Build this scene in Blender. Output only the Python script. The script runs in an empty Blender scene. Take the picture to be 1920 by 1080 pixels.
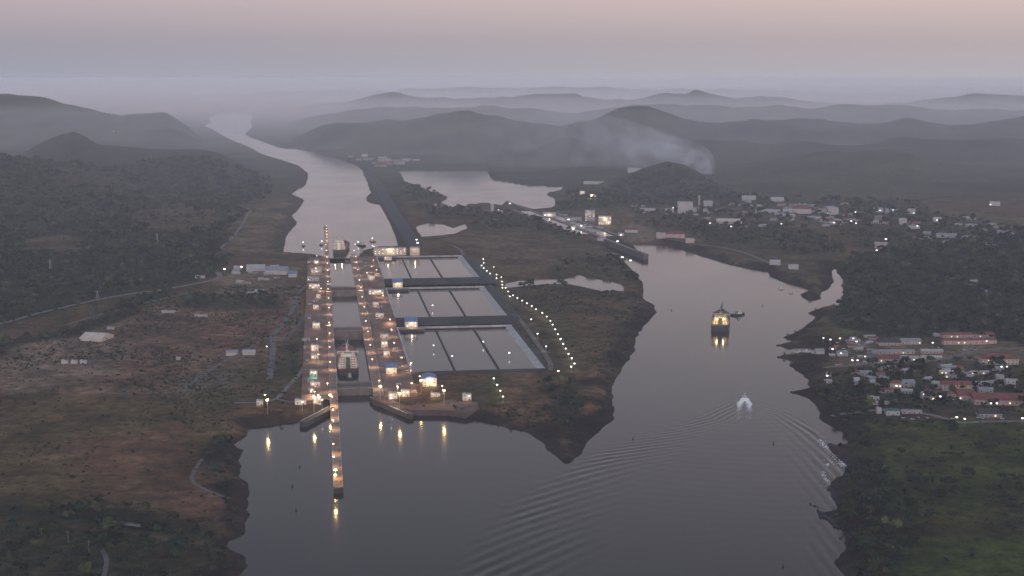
import bpy, bmesh, math, random
import numpy as np
from mathutils import Matrix, Vector

# ------------------------------------------------------------------ camera, world, sun, exposure
S = bpy.context.scene
COL = S.collection
R = math.radians
F, YH, CH = 2700.0, 147.0, 495.0          # focal length in photo pixels, eye-level row, camera height in metres
TH = math.atan((540 - YH) / F)
cam = bpy.data.objects.new('camera', bpy.data.cameras.new('camera'))
COL.objects.link(cam)
cam.location = (0, 0, CH)
cam.rotation_euler = (R(90) - TH, 0, 0)
cam.data.sensor_width = 36.0
cam.data.lens = F / 1920 * 36.0
cam.data.clip_start = 1.0
cam.data.clip_end = 150000.0
S.camera = cam
S.view_settings.view_transform = 'Standard'
S.view_settings.look = 'None'
S.view_settings.exposure = 0.20
S.view_settings.gamma = 1.0
S.render.engine = 'CYCLES'
S.cycles.use_denoising = True
S.cycles.max_bounces = 5
S.cycles.volume_bounces = 2
S.cycles.transparent_max_bounces = 8
S.cycles.sample_clamp_indirect = 4.0
S.cycles.caustics_reflective = False

SUN_EL, SUN_ROT = R(4.0), R(180.0)
W = bpy.data.worlds.new('World')
S.world = W
W.use_nodes = True
nt = W.node_tree
nt.nodes.clear()
def wn(t, **k):
    n = nt.nodes.new(t)
    for a, b in k.items():
        setattr(n, a, b)
    return n
sky = wn('ShaderNodeTexSky', sky_type='NISHITA', sun_disc=False, sun_elevation=SUN_EL, sun_rotation=SUN_ROT,
         altitude=500.0, air_density=1.0, dust_density=3.0, ozone_density=1.0)
WORLD_STRENGTH = 0.15
tc = wn('ShaderNodeTexCoord')
sep = wn('ShaderNodeSeparateXYZ')
nt.links.new(tc.outputs['Generated'], sep.inputs[0])
# dusk veil: a thin high haze that greys the sky; pinker and lighter towards one side and upwards
ramp = wn('ShaderNodeValToRGB')
nt.links.new(sep.outputs['Z'], ramp.inputs[0])
cr = ramp.color_ramp
cr.elements[0].position = 0.0; cr.elements[0].color = (2.8, 2.74, 3.12, 1)
cr.elements[1].position = 1.0; cr.elements[1].color = (1.7, 2.15, 2.9, 1)
for p_, c_ in ((0.008, (2.82, 2.68, 2.98)), (0.025, (2.85, 2.55, 2.78)), (0.05, (3.75, 3.0, 3.12)), (0.09, (4.9, 3.8, 3.65)), (0.2, (3.3, 2.9, 3.0)), (0.45, (1.4, 1.5, 1.72))):
    e = cr.elements.new(p_); e.color = (*c_, 1)
mx = wn('ShaderNodeMapRange'); mx.inputs['From Min'].default_value = -0.4; mx.inputs['From Max'].default_value = 0.4
nt.links.new(sep.outputs['X'], mx.inputs['Value'])
side = wn('ShaderNodeValToRGB')
nt.links.new(mx.outputs[0], side.inputs[0])
side.color_ramp.elements[0].color = (0.74, 0.80, 0.90, 1)
side.color_ramp.elements[1].color = (1.06, 1.03, 1.0, 1)
mul = wn('ShaderNodeMix', data_type='RGBA', blend_type='MULTIPLY'); mul.inputs[0].default_value = 1.0
nt.links.new(ramp.outputs[0], mul.inputs[6]); nt.links.new(side.outputs[0], mul.inputs[7])
# the half of the sky behind the camera is the sunrise side: brighter
my = wn('ShaderNodeMapRange'); my.inputs['From Min'].default_value = 0.15; my.inputs['From Max'].default_value = -0.9
my.inputs['To Min'].default_value = 1.0; my.inputs['To Max'].default_value = 2.7
nt.links.new(sep.outputs['Y'], my.inputs['Value'])
glow = wn('ShaderNodeVectorMath', operation='SCALE')
nt.links.new(mul.outputs[2], glow.inputs[0]); nt.links.new(my.outputs[0], glow.inputs['Scale'])
veil = wn('ShaderNodeMix', data_type='RGBA'); veil.inputs[0].default_value = 0.88
nt.links.new(sky.outputs[0], veil.inputs[6]); nt.links.new(glow.outputs[0], veil.inputs[7])
bg = wn('ShaderNodeBackground'); bg.inputs[1].default_value = WORLD_STRENGTH
nt.links.new(veil.outputs[2], bg.inputs[0])
wo = wn('ShaderNodeOutputWorld')
nt.links.new(bg.outputs[0], wo.inputs[0])

sl = bpy.data.lights.new('sun', 'SUN'); sl.energy = 0.4; sl.angle = R(14); sl.color = (1.0, 0.90, 0.88)
sun = bpy.data.objects.new('sun', sl); COL.objects.link(sun)
sun.rotation_euler = (R(90) - SUN_EL, 0, 0)      # the sun is behind the camera, just above the horizon

# ------------------------------------------------------------------ helpers
random.seed(7)
rng = np.random.default_rng(11)
def un(px, py, z=0.0):
    """photo pixel -> world point at height z"""
    a = (px - 960) / F; b = (540 - py) / F
    dy = math.cos(TH) + b * math.sin(TH); dz = -math.sin(TH) + b * math.cos(TH)
    t = (z - CH) / dz
    return (a * t, dy * t)
def sil_z(px, py, Y):
    b = (540 - py) / F
    dy = np.cos(TH) + b * np.sin(TH); dz = -np.sin(TH) + b * np.cos(TH)
    return CH + Y / dy * dz
def px_of(X, Y):
    """photo column of a ground point (z ~ 10)"""
    dep = Y * math.cos(TH) + (CH - 10) * math.sin(TH)
    return 960 + F * X / dep
LA = R(-7.6)
LD = (math.sin(LA), math.cos(LA)); LN = (LD[1], -LD[0])
LO = un(665, 740, 11)
def lk(u, v):
    return (LO[0] + u * LN[0] + v * LD[0], LO[1] + u * LN[1] + v * LD[1])
def to_lk(X, Y):
    dx = X - LO[0]; dy = Y - LO[1]
    return dx * LN[0] + dy * LN[1], dx * LD[0] + dy * LD[1]
LROT = -LA            # rotation_euler.z of things aligned with the lock axis

def hash2(ix, iy, seed):
    n = (ix.astype(np.int64) * 374761393 + iy.astype(np.int64) * 668265263 + seed * 1442695041) & 0xffffffff
    n = ((n ^ (n >> 13)) * 1274126177) & 0xffffffff
    n = n ^ (n >> 16)
    return (n & 0xffffff) / float(0xffffff)
def vnoise(x, y, seed=0):
    x = np.asarray(x, float); y = np.asarray(y, float)
    ix = np.floor(x); iy = np.floor(y); fx = x - ix; fy = y - iy
    fx = fx * fx * (3 - 2 * fx); fy = fy * fy * (3 - 2 * fy)
    a = hash2(ix, iy, seed); b = hash2(ix + 1, iy, seed); c = hash2(ix, iy + 1, seed); d = hash2(ix + 1, iy + 1, seed)
    return (a * (1 - fx) + b * fx) * (1 - fy) + (c * (1 - fx) + d * fx) * fy
def fbm(x, y, scale, octv=4, seed=0, gain=0.5):
    s = 0; a = 1; t = 0
    x = np.asarray(x, float) / scale; y = np.asarray(y, float) / scale
    for k in range(octv):
        s = s + a * vnoise(x, y, seed + k * 17); t += a
        a *= gain; x = x * 2.03 + 11.3; y = y * 2.03 + 5.7
    return s / t            # 0..1
def sdist(poly, X, Y, far=900.0):
    """signed distance to a polygon: negative inside; points further than `far` from its box get +far"""
    P = np.asarray(poly, float)
    out = np.full(X.shape, far)
    m = (X > P[:, 0].min() - far) & (X < P[:, 0].max() + far) & (Y > P[:, 1].min() - far) & (Y < P[:, 1].max() + far)
    x = X[m]; y = Y[m]
    if x.size == 0:
        return out
    d2 = np.full(x.shape, 1e18); ins = np.zeros(x.shape, bool)
    n = len(P)
    for i in range(n):
        ax, ay = P[i]; bx, by = P[(i + 1) % n]
        ex = bx - ax; ey = by - ay; L = ex * ex + ey * ey + 1e-9
        t = np.clip(((x - ax) * ex + (y - ay) * ey) / L, 0, 1)
        qx = x - ax - t * ex; qy = y - ay - t * ey
        np.minimum(d2, qx * qx + qy * qy, out=d2)
        if ay != by:
            c = ((ay > y) != (by > y)) & (x < ex * (y - ay) / (by - ay) + ax)
            ins ^= c
    d = np.sqrt(d2)
    out[m] = np.where(ins, -d, np.minimum(d, far))
    return out
def sm(a, b, x):
    t = np.clip((x - a) / (b - a), 0, 1)
    return t * t * (3 - 2 * t)

# ------------------------------------------------------------------ materials
MATS = {}
def mat(name, col, rough=0.8, var=0.25, scale=0.15, emit=None, estr=0.0, metal=0.0, spec=0.3):
    if name in MATS:
        return MATS[name]
    m = bpy.data.materials.new(name); m.use_nodes = True
    t = m.node_tree; b = t.nodes['Principled BSDF']
    b.inputs['Roughness'].default_value = rough
    b.inputs['Metallic'].default_value = metal
    b.inputs['Specular IOR Level'].default_value = spec
    if emit:
        b.inputs['Emission Color'].default_value = (*emit, 1); b.inputs['Emission Strength'].default_value = estr
        m.cycles.emission_sampling = 'NONE'
    if var > 0:
        g = t.nodes.new('ShaderNodeNewGeometry')
        n = t.nodes.new('ShaderNodeTexNoise'); n.inputs['Scale'].default_value = scale; n.inputs['Detail'].default_value = 5.0
        n.inputs['Roughness'].default_value = 0.65
        t.links.new(g.outputs['Position'], n.inputs['Vector'])
        r = t.nodes.new('ShaderNodeValToRGB'); t.links.new(n.outputs['Fac'], r.inputs[0])
        r.color_ramp.elements[0].position = 0.3; r.color_ramp.elements[1].position = 0.7
        r.color_ramp.elements[0].color = (*[c * (1 - var) for c in col], 1)
        r.color_ramp.elements[1].color = (*[min(1, c * (1 + var)) for c in col], 1)
        t.links.new(r.outputs[0], b.inputs['Base Color'])
    else:
        b.inputs['Base Color'].default_value = (*col, 1)
    MATS[name] = m
    return m

M_CONC = mat('concrete', (0.19, 0.165, 0.155), 0.85, 0.3, 0.05)
M_CONC2 = mat('platform road', (0.19, 0.135, 0.11), 0.85, 0.25, 0.05)
M_WALLC = mat('lock wall concrete', (0.29, 0.185, 0.135), 0.85, 0.3, 0.05)  # tan of the lamps' wash is put into the base colour
M_PLAT = mat('platform paving', (0.20, 0.118, 0.085), 0.9, 0.45, 0.035)  # amber of the platform lamplight is mixed into the paving colour
M_SOIL = mat('bare red soil', (0.11, 0.075, 0.068), 0.95, 0.4, 0.03)
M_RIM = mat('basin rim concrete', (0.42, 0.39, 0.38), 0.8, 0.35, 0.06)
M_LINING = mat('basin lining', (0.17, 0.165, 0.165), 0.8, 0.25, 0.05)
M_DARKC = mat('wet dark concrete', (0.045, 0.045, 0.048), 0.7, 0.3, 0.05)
M_BANK = mat('embankment earth', (0.05, 0.048, 0.048), 0.95, 0.35, 0.03)
M_STEEL = mat('gate steel', (0.17, 0.14, 0.13), 0.6, 0.3, 0.1)
M_STEELD = mat('dark steel', (0.05, 0.05, 0.055), 0.6, 0.3, 0.1)
M_POLE = mat('galvanised pole', (0.3, 0.3, 0.3), 0.5, 0.1, 0.5)
M_WHITE = mat('white wall', (0.44, 0.415, 0.40), 0.8, 0.12, 0.1)
M_CREAM = mat('cream wall', (0.55, 0.49, 0.41), 0.8, 0.15, 0.1)
M_PINK = mat('pink wall', (0.46, 0.34, 0.32), 0.8, 0.15, 0.1)
M_GREYR = mat('grey roof', (0.26, 0.26, 0.28), 0.7, 0.25, 0.1)
M_WHITER = mat('white roof', (0.38, 0.37, 0.38), 0.7, 0.15, 0.1)
M_REDR = mat('red roof', (0.20, 0.065, 0.055), 0.8, 0.3, 0.1)
M_TANR = mat('tan roof', (0.55, 0.47, 0.41), 0.8, 0.15, 0.1)
M_BLUER = mat('blue roof', (0.13, 0.20, 0.34), 0.55, 0.15, 0.1)
M_TEALR = mat('teal roof', (0.03, 0.16, 0.14), 0.7, 0.2, 0.1)
M_DARKR = mat('dark roof', (0.045, 0.045, 0.055), 0.8, 0.25, 0.1)
M_GLASS = mat('window glass', (0.03, 0.035, 0.04), 0.15, 0)
M_LITW = mat('lit window', (0.8, 0.6, 0.4), 0.5, 0, emit=(1.0, 0.72, 0.42), estr=1.6)
M_LAMPW = mat('warm lamp', (1, 0.9, 0.8), 0.5, 0, emit=(1.0, 0.60, 0.34), estr=4.8)
M_LAMPC = mat('cool lamp', (1, 1, 1), 0.5, 0, emit=(0.95, 0.96, 0.85), estr=7.0)
M_LAMPY = mat('sodium lamp', (1, 0.8, 0.5), 0.5, 0, emit=(1.0, 0.66, 0.22), estr=22.0)
M_TOWNL = mat('town lamp', (1, 1, 1), 0.5, 0, emit=(1.0, 0.9, 0.82), estr=4.0)
M_TRUNK = mat('bark', (0.06, 0.05, 0.042), 0.9, 0.3, 1.0)
M_ROAD = mat('road surface', (0.17, 0.155, 0.15), 0.9, 0.2, 0.05)
M_TRACK = mat('dirt track', (0.14, 0.125, 0.12), 0.95, 0.25, 0.04)
M_TRACKD = mat('dam crest gravel', (0.05, 0.047, 0.054), 0.95, 0.25, 0.04)
M_SPUR = mat('weathered spur concrete', (0.075, 0.068, 0.066), 0.85, 0.35, 0.08)
M_OLDW = mat('old lock concrete', (0.10, 0.085, 0.078), 0.85, 0.35, 0.08)
M_ROCK = mat('riprap rock', (0.032, 0.031, 0.036), 0.9, 0.5, 0.25)

# ------------------------------------------------------------------ mesh builder
class MB:
    def __init__(s):
        s.v = []; s.f = []
    def add(s, vs, fs):
        o = len(s.v); s.v += [tuple(p) for p in vs]; s.f += [tuple(i + o for i in f) for f in fs]
        return s
    def box(s, x0, x1, y0, y1, z0, z1, tx=0.0, ty=0.0):
        """tx, ty: inset of the top face on each side"""
        vs = [(x0, y0, z0), (x1, y0, z0), (x1, y1, z0), (x0, y1, z0),
              (x0 + tx, y0 + ty, z1), (x1 - tx, y0 + ty, z1), (x1 - tx, y1 - ty, z1), (x0 + tx, y1 - ty, z1)]
        return s.add(vs, [(0, 3, 2, 1), (4, 5, 6, 7), (0, 1, 5, 4), (1, 2, 6, 5), (2, 3, 7, 6), (3, 0, 4, 7)])
    def cyl(s, x, y, z0, z1, r0, r1=None, n=8):
        r1 = r0 if r1 is None else r1
        vs = [(x + r0 * math.cos(2 * math.pi * i / n), y + r0 * math.sin(2 * math.pi * i / n), z0) for i in range(n)]
        vs += [(x + r1 * math.cos(2 * math.pi * i / n), y + r1 * math.sin(2 * math.pi * i / n), z1) for i in range(n)]
        fs = [(i, (i + 1) % n, n + (i + 1) % n, n + i) for i in range(n)]
        return s.add(vs, fs + [tuple(range(n))[::-1], tuple(range(n, 2 * n))])
    def tube(s, p, q, r0, r1, n=5):
        p = Vector(p); q = Vector(q); d = (q - p).normalized()
        a = d.orthogonal().normalized(); b = d.cross(a)
        vs = [p + (a * math.cos(2 * math.pi * i / n) + b * math.sin(2 * math.pi * i / n)) * r0 for i in range(n)]
        vs += [q + (a * math.cos(2 * math.pi * i / n) + b * math.sin(2 * math.pi * i / n)) * r1 for i in range(n)]
        fs = [(i, (i + 1) % n, n + (i + 1) % n, n + i) for i in range(n)]
        return s.add(vs, fs + [tuple(range(n))[::-1], tuple(range(n, 2 * n))])
    def gable(s, x0, x1, y0, y1, z, h, over=0.6, axis='x', hip=0.0):
        x0 -= over; x1 += over; y0 -= over; y1 += over
        if axis == 'x':
            ym = (y0 + y1) / 2
            vs = [(x0, y0, z), (x1, y0, z), (x1, y1, z), (x0, y1, z), (x0 + hip, ym, z + h), (x1 - hip, ym, z + h)]
            fs = [(0, 1, 5, 4), (2, 3, 4, 5), (1, 2, 5), (3, 0, 4), (0, 3, 2, 1)]
        else:
            xm = (x0 + x1) / 2
            vs = [(x0, y0, z), (x1, y0, z), (x1, y1, z), (x0, y1, z), (xm, y0 + hip, z + h), (xm, y1 - hip, z + h)]
            fs = [(0, 1, 4), (1, 2, 5, 4), (2, 3, 5), (3, 0, 4, 5), (0, 3, 2, 1)]
        return s.add(vs, fs)
    def mesh(s, name, m, smooth=False):
        me = bpy.data.meshes.new(name); me.from_pydata(s.v, [], s.f); me.update()
        if m:
            me.materials.append(m)
        if smooth:
            me.polygons.foreach_set('use_smooth', [True] * len(me.polygons))
        return me
    def build(s, name, m, parent=None, loc=None, rz=0.0, smooth=False):
        return put(name, s.mesh(name, m, smooth), parent, loc, rz)
def put(name, me, parent=None, loc=None, rz=0.0):
    o = bpy.data.objects.new(name, me); COL.objects.link(o)
    if parent:
        o.parent = parent
    if loc:
        o.location = loc
    o.rotation_euler.z = rz
    return o
def empty(name, loc, rz=0.0):
    o = bpy.data.objects.new(name, None); COL.objects.link(o); o.location = loc; o.rotation_euler.z = rz
    o.empty_display_size = 1.0
    return o
def tag(o, label, cat, group=None):
    o['label'] = label; o['category'] = cat
    if group:
        o['group'] = group
    return o
def kind(o, k):
    o['kind'] = k
    return o
def dup(root, loc, rz=0.0, scale=None, label=None, group=None):
    r = root.copy(); COL.objects.link(r); r.location = loc; r.rotation_euler.z = rz
    if scale:
        r.scale = scale
    if label:
        r['label'] = label
    if group:
        r['group'] = group
    for ch in list(root.children):
        c = ch.copy(); COL.objects.link(c); c.parent = r
        for g in ch.children:
            d = g.copy(); COL.objects.link(d); d.parent = c
    return r
def np_mesh(name, V, Fq, m, cols=None, attr='cover', smooth=False):
    me = bpy.data.meshes.new(name)
    V = np.ascontiguousarray(V, np.float32); Fq = np.ascontiguousarray(Fq, np.int32)
    k = Fq.shape[1]
    me.vertices.add(len(V)); me.vertices.foreach_set('co', V.ravel())
    me.loops.add(Fq.size); me.loops.foreach_set('vertex_index', Fq.ravel())
    me.polygons.add(len(Fq)); me.polygons.foreach_set('loop_start', np.arange(0, Fq.size, k, dtype=np.int32))
    if smooth:
        me.polygons.foreach_set('use_smooth', np.ones(len(Fq), bool))
    me.update(calc_edges=True)
    if cols is not None:
        a = me.color_attributes.new(attr, 'FLOAT_COLOR', 'POINT')
        c = np.ones((len(V), 4), np.float32); c[:, :3] = cols
        a.data.foreach_set('color', c.ravel())
    me.materials.append(m)
    return me
def grid_faces(nr, nc):
    i = np.arange(nr - 1)[:, None] * nc + np.arange(nc - 1)[None, :]
    return np.stack([i, i + 1, i + nc + 1, i + nc], -1).reshape(-1, 4)

# ------------------------------------------------------------------ shorelines traced as ground polygons
SEA_PX = [(380, 1900), (420, 1300), (448, 1080), (462, 1065), (463, 1045), (440, 1030), (444, 1015), (458, 1000), (463, 970),
 (466, 950), (463, 905), (447, 893), (452, 878), (458, 845), (438, 833), (462, 818), (468, 801), (507, 799), (534, 793), (566, 790),
 (600, 778), (621, 768), (634, 757), (697, 757), (715, 765), (740, 775), (765, 779), (790, 775), (840, 779), (887, 787), (923, 794),
 (960, 803), (990, 808), (1015, 830), (1034, 852), (1050, 866), (1062, 872), (1075, 868), (1089, 850), (1098, 832), (1111, 815), (1127, 803),
 (1145, 790), (1153, 775), (1152, 760), (1146, 735), (1150, 720), (1157, 705), (1166, 690), (1182, 672), (1188, 660), (1189, 642),
 (1200, 622), (1218, 602), (1231, 586), (1226, 572), (1207, 562), (1206, 540), (1196, 515), (1184, 505), (1170, 490), (1150, 476),
 (1133, 460), (1160, 462), (1185, 470), (1205, 476), (1190, 462), (1178, 455), (1240, 457), (1270, 465), (1300, 475), (1350, 490), (1400, 502), (1438, 508), (1446, 520),
 (1470, 530), (1500, 537), (1515, 545), (1500, 552), (1505, 560), (1536, 562), (1540, 550), (1554, 540), (1562, 527), (1558, 512), (1566, 500), (1570, 512),
 (1581, 525), (1579, 550), (1577, 570), (1562, 578), (1540, 577), (1512, 588), (1530, 592), (1519, 606), (1492, 624), (1467, 632), (1478, 637), (1510, 640), (1478, 642),
 (1457, 647), (1475, 653), (1510, 650), (1535, 655), (1530, 668), (1500, 662), (1480, 666), (1457, 669), (1480, 676), (1500, 678), (1475, 684), (1490, 692),
 (1507, 703), (1518, 714), (1518, 725), (1508, 732), (1482, 735), (1500, 741), (1515, 748), (1533, 760), (1536, 775), (1541, 788), (1560, 800), (1580, 812),
 (1594, 830), (1575, 836), (1553, 835), (1560, 848), (1578, 862), (1597, 876), (1582, 886), (1568, 898), (1555, 913), (1562, 928), (1573, 950),
 (1560, 958), (1537, 960), (1553, 975), (1570, 990), (1590, 1012), (1590, 1030), (1576, 1040), (1568, 1057), (1586, 1080), (1640, 1200), (1720, 1400), (1900, 1900)]
CHAN_PX = [(530, 474), (533, 455), (536, 440), (556, 418), (545, 405), (560, 390), (569, 375), (543, 364), (556, 355), (573, 345), (577, 326), (560, 312),
 (520, 300), (490, 290), (462, 274), (440, 266), (424, 258), (410, 250), (398, 242), (383, 236), (396, 229), (388, 222), (410, 214), (432, 210), (452, 213), (478, 217), (470, 228), (474, 238), (459, 252), (472, 258), (500, 268),
 (528, 277), (556, 279), (582, 283), (600, 289), (640, 299), (668, 309), (682, 320), (692, 348), (697, 362), (688, 370), (690, 380), (713, 384), (723, 400), (740, 440), (748, 462),
 (705, 464), (680, 470), (668, 484), (625, 484), (600, 480), (585, 477)]
LAKE_PX = [(738, 319), (800, 318), (870, 319), (915, 319), (922, 334), (990, 345), (1062, 349), (1050, 358), (1024, 363), (1041, 372), (1040, 388), (1000, 392), (975, 384), (950, 376), (940, 384), (900, 383),
 (876, 386), (872, 393), (840, 391), (800, 388), (793, 384), (826, 377), (838, 371), (820, 366), (795, 358), (770, 348), (757, 344), (752, 330)]
POND_PX = [(779, 425), (805, 418), (832, 421), (850, 428), (872, 420), (876, 428), (850, 439), (810, 444), (790, 445)]
POND2_PX = [(946, 532), (975, 526), (1020, 524), (1070, 522), (1085, 515), (1100, 521), (1140, 527), (1168, 535), (1168, 546), (1130, 546), (1080, 535), (1030, 533), (985, 536), (950, 540)]
CREEK_PX = [(183, 972), (215, 976), (255, 982), (296, 988), (302, 990), (280, 990), (240, 985), (205, 979), (181, 974)]
DITCH_PX = [(-700, 940), (-200, 950), (0, 955), (100, 956), (180, 962), (260, 972), (330, 985), (400, 994), (455, 1000), (455, 1012), (380, 1008), (300, 996), (200, 986), (140, 978), (60, 966), (0, 963), (-700, 955)]
def poly(px, z):
    return [un(a, b, z) for a, b in px]
SEA = poly(SEA_PX, 0.0); CHAN = poly(CHAN_PX, 26.0); LAKE = poly(LAKE_PX, 16.0)
POND = poly(POND_PX, 17.0); POND2 = poly(POND2_PX, 8.0); CREEK = poly(CREEK_PX, 7.0); DITCH = poly(DITCH_PX, 9.0)

CTRL = [(50, 1000, 11), (300, 900, 10), (430, 900, 7), (100, 800, 10), (400, 760, 10), (200, 680, 12), (500, 700, 9), (450, 600, 13), (300, 600, 15),
 (550, 560, 18), (100, 620, 16), (0, 560, 22), (200, 500, 32), (400, 480, 30), (480, 430, 31), (350, 400, 38), (550, 500, 27), (500, 350, 34), (560, 330, 32),
 (-400, 700, 14), (-400, 1000, 12), (300, 1050, 10), (-300, 500, 40), (560, 620, 12), (560, 760, 8), (540, 660, 10),
 (960, 760, 8), (1080, 800, 8), (900, 720, 10), (1100, 650, 11), (1000, 600, 14), (1080, 540, 12), (1000, 480, 18), (900, 450, 24), (1100, 460, 12), (820, 460, 28),
 (960, 420, 20), (750, 400, 30), (720, 330, 31), (850, 410, 22), (1150, 560, 11),
 (1700, 1000, 9), (1650, 850, 8), (1850, 900, 10), (1600, 650, 8), (1800, 700, 12), (1700, 560, 12), (1850, 560, 20), (1400, 440, 11), (1300, 420, 13), (1500, 420, 18),
 (1700, 400, 24), (1900, 400, 30), (1150, 400, 18), (1250, 380, 20), (1600, 500, 11), (2300, 700, 18), (2300, 450, 40), (2300, 1000, 12),
 (700, 290, 34), (900, 300, 30), (1200, 300, 30), (1600, 320, 30), (300, 300, 40), (0, 320, 40), (500, 240, 30), (1000, 220, 30), (1500, 220, 30), (0, 230, 40), (960, 175, 30)]
CTX = np.array([un(a, b, c) for a, b, c in CTRL]); CTZ = np.array([c for _, _, c in CTRL], float)

# ridges: (distance of the crest, distance of the foot towards the camera, depth behind, crest line as seen)
HILLS = [
 (6000, 4000, 1500, [(-900, 262), (-300, 275), (0, 294), (40, 304), (100, 311), (170, 319), (230, 332), (280, 352), (330, 395)]),
 (6700, 5300, 900, [(190, 345), (230, 322), (270, 309), (310, 303), (360, 299), (420, 305), (470, 312), (520, 328), (550, 350)]),
 (7600, 6000, 1300, [(-300, 320), (10, 312), (60, 292), (100, 273), (125, 258), (142, 250), (160, 256), (185, 273), (240, 281), (300, 285), (360, 283), (410, 285), (445, 293), (475, 302), (510, 335)]),
 (11500, 8600, 2200, [(-900, 172), (-300, 182), (0, 192), (40, 195), (80, 201), (130, 211), (170, 217), (230, 229), (270, 222), (310, 216), (350, 221), (385, 234), (410, 250), (430, 275)]),
 (6500, 5750, 650, [(1030, 396), (1060, 362), (1100, 345), (1150, 334), (1190, 324), (1220, 312), (1250, 305), (1285, 313), (1325, 333), (1370, 355), (1420, 372)]),
 (7400, 5800, 1400, [(1270, 372), (1330, 338), (1380, 318), (1450, 308), (1520, 300), (1560, 294), (1600, 299), (1650, 293), (1705, 291), (1745, 308), (1800, 318), (1860, 322), (1920, 318), (2200, 300), (2800, 290)]),
 (8600, 7700, 700, [(900, 310), (950, 290), (1000, 278), (1060, 272), (1100, 280), (1180, 285), (1250, 278), (1330, 268), (1420, 270), (1500, 262), (1600, 268), (1680, 258), (1760, 266), (1860, 262), (1960, 268), (2600, 262)]),
 (10300, 8800, 1600, [(462, 262), (490, 240), (525, 229), (560, 221), (610, 222), (650, 228), (700, 233), (760, 238), (830, 232), (880, 222), (930, 226), (980, 238), (1050, 245), (1105, 240), (1135, 230), (1160, 219), (1190, 214), (1215, 212), (1245, 221), (1290, 234), (1350, 238), (1430, 232), (1520, 236), (1600, 240), (1650, 234), (1695, 225), (1735, 234), (1775, 245), (1830, 241), (1880, 232), (1920, 227), (2300, 220), (2800, 225)]),
 (14500, 12000, 1800, [(560, 225), (640, 214), (720, 208), (800, 212), (860, 205), (930, 202), (1000, 206), (1080, 214), (1150, 210), (1240, 205), (1330, 212), (1420, 208), (1500, 212), (1580, 205), (1680, 208), (1780, 214), (1860, 208), (1920, 212), (2800, 205)]),
 (20000, 16000, 3500, [(440, 220), (560, 207), (640, 199), (690, 188), (735, 183), (790, 190), (850, 192), (910, 184), (1000, 183), (1090, 188), (1180, 190), (1240, 184), (1280, 184), (1308, 179), (1335, 184), (1400, 188), (1500, 197), (1580, 199), (1650, 197), (1720, 193), (1780, 186), (1815, 183), (1860, 188), (1920, 184), (2300, 182), (2800, 186)]),
 (36000, 28000, 7000, [(-900, 183), (0, 184), (200, 182), (400, 179), (600, 175), (760, 171), (900, 168), (1100, 167), (1250, 170), (1400, 174), (1600, 178), (1900, 180), (2800, 180)]),
]
def hills(X, Y):
    dep = Y * math.cos(TH) + (CH - 60) * math.sin(TH)
    px = 960 + F * X / dep
    h = np.zeros_like(X)
    wob = fbm(X, Y, 2600, 3, 91)
    for Yr, Yf, wb, sil in HILLS:
        s = np.array(sil, float)
        py = np.interp(px, s[:, 0], s[:, 1])
        yr = Yr * (1 + 0.05 * (wob - 0.5))
        z = sil_z(px, py, yr)
        edge = sm(s[0, 0] - 60, s[0, 0] + 10, px) * (1 - sm(s[-1, 0] - 10, s[-1, 0] + 60, px))
        front = sm(0, 1, (Y - (Yf + (yr - Yr))) / (Yr - Yf)); back = 1 - sm(0, 1, (Y - yr) / wb)
        prof = np.where(Y < yr, front, back)
        h = np.maximum(h, np.maximum(z, 0) * prof * edge)
    return h
OA0 = un(950, 376, 17); _b = un(1211, 481, 9)
OLEN = math.hypot(_b[0] - OA0[0], _b[1] - OA0[1]); ODX = (_b[0] - OA0[0]) / OLEN; ODY = (_b[1] - OA0[1]) / OLEN
def in_rect_d(u, v, u0, u1, v0, v1):
    """positive inside"""
    return np.minimum(np.minimum(u - u0, u1 - u), np.minimum(v - v0, v1 - v))
def forest_mask(X, Y):
    """0..1, how much of the ground is under trees"""
    jx = (fbm(X, Y, 160, 3, 5) - .5) * 130; jy = (fbm(X, Y, 160, 3, 6) - .5) * 170
    f = np.zeros_like(X)
    for p, z, amt in FOREST_P:
        d = sdist(p, X + jx, Y + jy, 200.0)
        f = np.maximum(f, amt * sm(12, -12, d))
    for p, z, amt in CLEAR_P:
        d = sdist(p, X + jx * .6, Y + jy * .6, 200.0)
        f = f * (1 - amt * sm(12, -12, d))
    return f
def mk(lst):
    return [(poly(p, z), z, a) for p, z, a in lst]
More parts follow.
